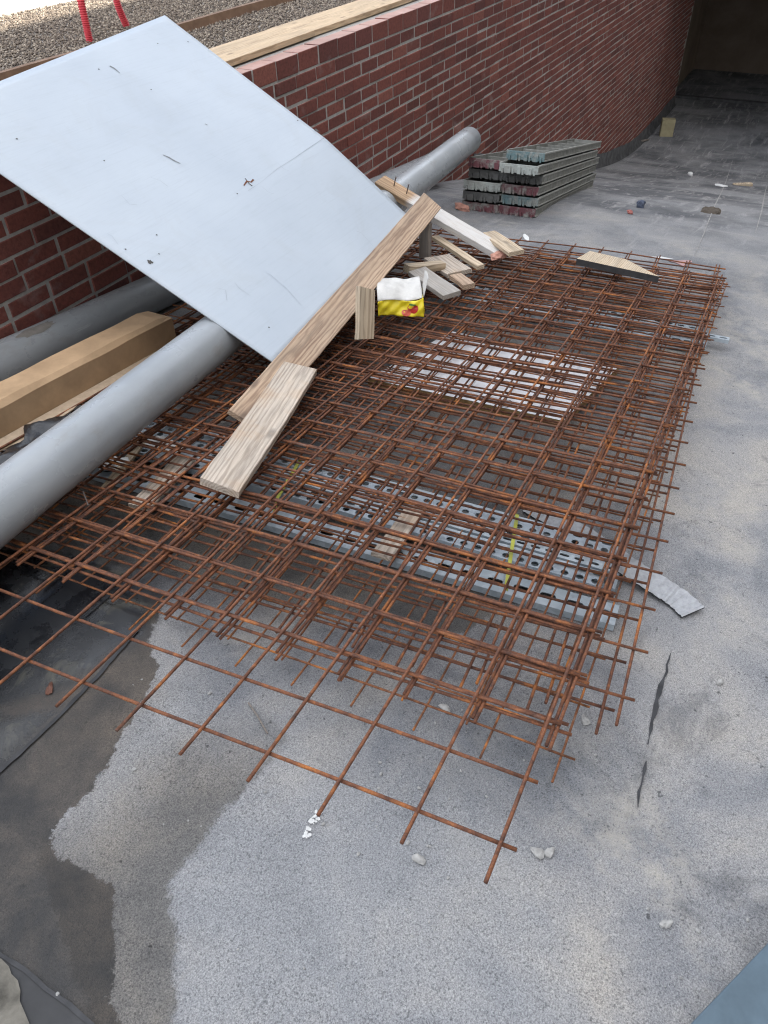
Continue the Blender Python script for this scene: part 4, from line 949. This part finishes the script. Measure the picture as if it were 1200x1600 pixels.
tag(obj('loose_wire', *tube_geo([P(130, 768, .18), P(138, 790, .182)], .002, 6), MT['nail']), 'bit of tie wire on the rebar beside the near pipe', 'wire')
def block(u, v, sx_, sy_, sz_, m, name, label, cat, rot=.3):
    p = P(u, v); mb = MB(); c, s_ = math.cos(rot), math.sin(rot); ax, ay = V((c * sx_, s_ * sx_, 0)), V((-s_ * sy_, c * sy_, 0))
    mb.box(p - ax / 2 - ay / 2 - V((0, 0, .005)), ax, ay, (0, 0, sz_)); return tag(mb.build(name, MT[m], bevel=.006), label, cat)
block(1040, 212, .14, .22, .28, 'blockpale', 'building_block', 'pale yellow block standing at the wall foot near the garage', 'block')
block(1160, 290, .07, .25, .035, 'pale_wood', 'wood_scrap', 'small pale piece of wood lying far down the ramp', 'wood scrap', .5)
lump('debris_clump', P(1110, 333), (.11, .05, .010), MT['darkdirt'], 'brown clump of dead leaves on the far ramp', 'leaves', 311, rough=.5, sub=3)
lump('rag', P(1000, 324), (.05, .04, .03), MT['blue'], 'small blue rag on the far ramp', 'rag', 312, rough=.4)
lump('plastic_scrap', P(984, 334), (.03, .02, .012), MT['redbit'], 'small red scrap beside the blue rag', 'scrap', 313, rough=.4)
lump('paper_scrap', P(1126, 291), (.09, .05, .012), MT['whitebit'], 'white scrap beside the pale wood piece', 'scrap', 314, rough=.4)
lump('paper_scrap', P(1078, 275), (.05, .04, .03), MT['whitebit'], 'small round white scrap further up the far ramp', 'scrap', 315, rough=.3)
lump('paper_scrap', P(822, 372), (.05, .016, .006), MT['whitebit'], 'thin white scrap between the rebar and the formwork stack', 'scrap', 316, rough=.3)
tag(obj('branch', *tube_geo([P(985, 224, .03), P(1000, 221, .04), P(1014, 218, .02)], [.03, .02, .012], 7), MT['dark_wood']), 'short dry branch at the wall foot before the pale block', 'branch')

# ------------------------------------------------------------------ daylight: open shade, sun behind the tall building
w = bpy.data.worlds.new('World'); scene.world = w; w.use_nodes = True; nt = w.node_tree; bg = nt.nodes['Background']
sky = nt.nodes.new('ShaderNodeTexSky'); sky.sky_type = 'NISHITA'; sky.sun_disc = False
EL = 50; sky.sun_elevation = math.radians(EL); sky.sun_rotation = math.radians(180); sky.altitude = 50; sky.air_density = 1.0; sky.dust_density = 2.5; sky.ozone_density = 1.0
tc = nt.nodes.new('ShaderNodeTexCoord'); mp = nt.nodes.new('ShaderNodeMapping'); mp.inputs['Scale'].default_value = (1, 1, 2.6); L(nt, tc.outputs['Generated'], mp.inputs['Vector'])
cl = noise(nt, mp.outputs['Vector'], 2.3, 8, .6, .3); cm = ramp(nt, cl, [(.38, 0.0), (.58, 1.0)])
L(nt, mix(nt, math_(nt, 'MULTIPLY', cm, .92), sky.outputs[0], (9.0, 9.1, 9.3)), bg.inputs['Color']); bg.inputs['Strength'].default_value = .12
sd = bpy.data.lights.new('sun', 'SUN'); sd.energy = 4.0; sd.angle = math.radians(.5); sd.color = (1, .94, .84)
so_ = bpy.data.objects.new('sun', sd); COL.objects.link(so_)
dirv = V((0, -math.cos(math.radians(EL)), math.sin(math.radians(EL)))); so_.rotation_euler = dirv.to_track_quat('Z', 'Y').to_euler(); so_.location = dirv * 60

# ------------------------------------------------------------------ camera
cd = bpy.data.cameras.new('camera'); cam = bpy.data.objects.new('camera', cd); COL.objects.link(cam)
cd.sensor_fit = 'VERTICAL'; cd.sensor_height = 36; cd.lens = F / 1600 * 36; cd.clip_start = .02; cd.clip_end = 500
right, up, back = ROT[:, 0], -ROT[:, 1], -ROT[:, 2]
cam.matrix_world = Matrix(((right[0], up[0], back[0], CAM[0]), (right[1], up[1], back[1], CAM[1]), (right[2], up[2], back[2], CAM[2]), (0, 0, 0, 1)))
scene.camera = cam
scene.view_settings.view_transform = 'Standard'; scene.view_settings.look = 'None'; scene.view_settings.gamma = 1; scene.view_settings.exposure = 1.56
scene.render.resolution_x = 768; scene.render.resolution_y = 1024
scene.cycles.use_denoising = True; scene.cycles.denoising_prefilter = 'NONE'; scene.cycles.denoising_input_passes = 'RGB_ALBEDO_NORMAL'; scene.cycles.filter_width = 1.15; scene.cycles.max_bounces = 6
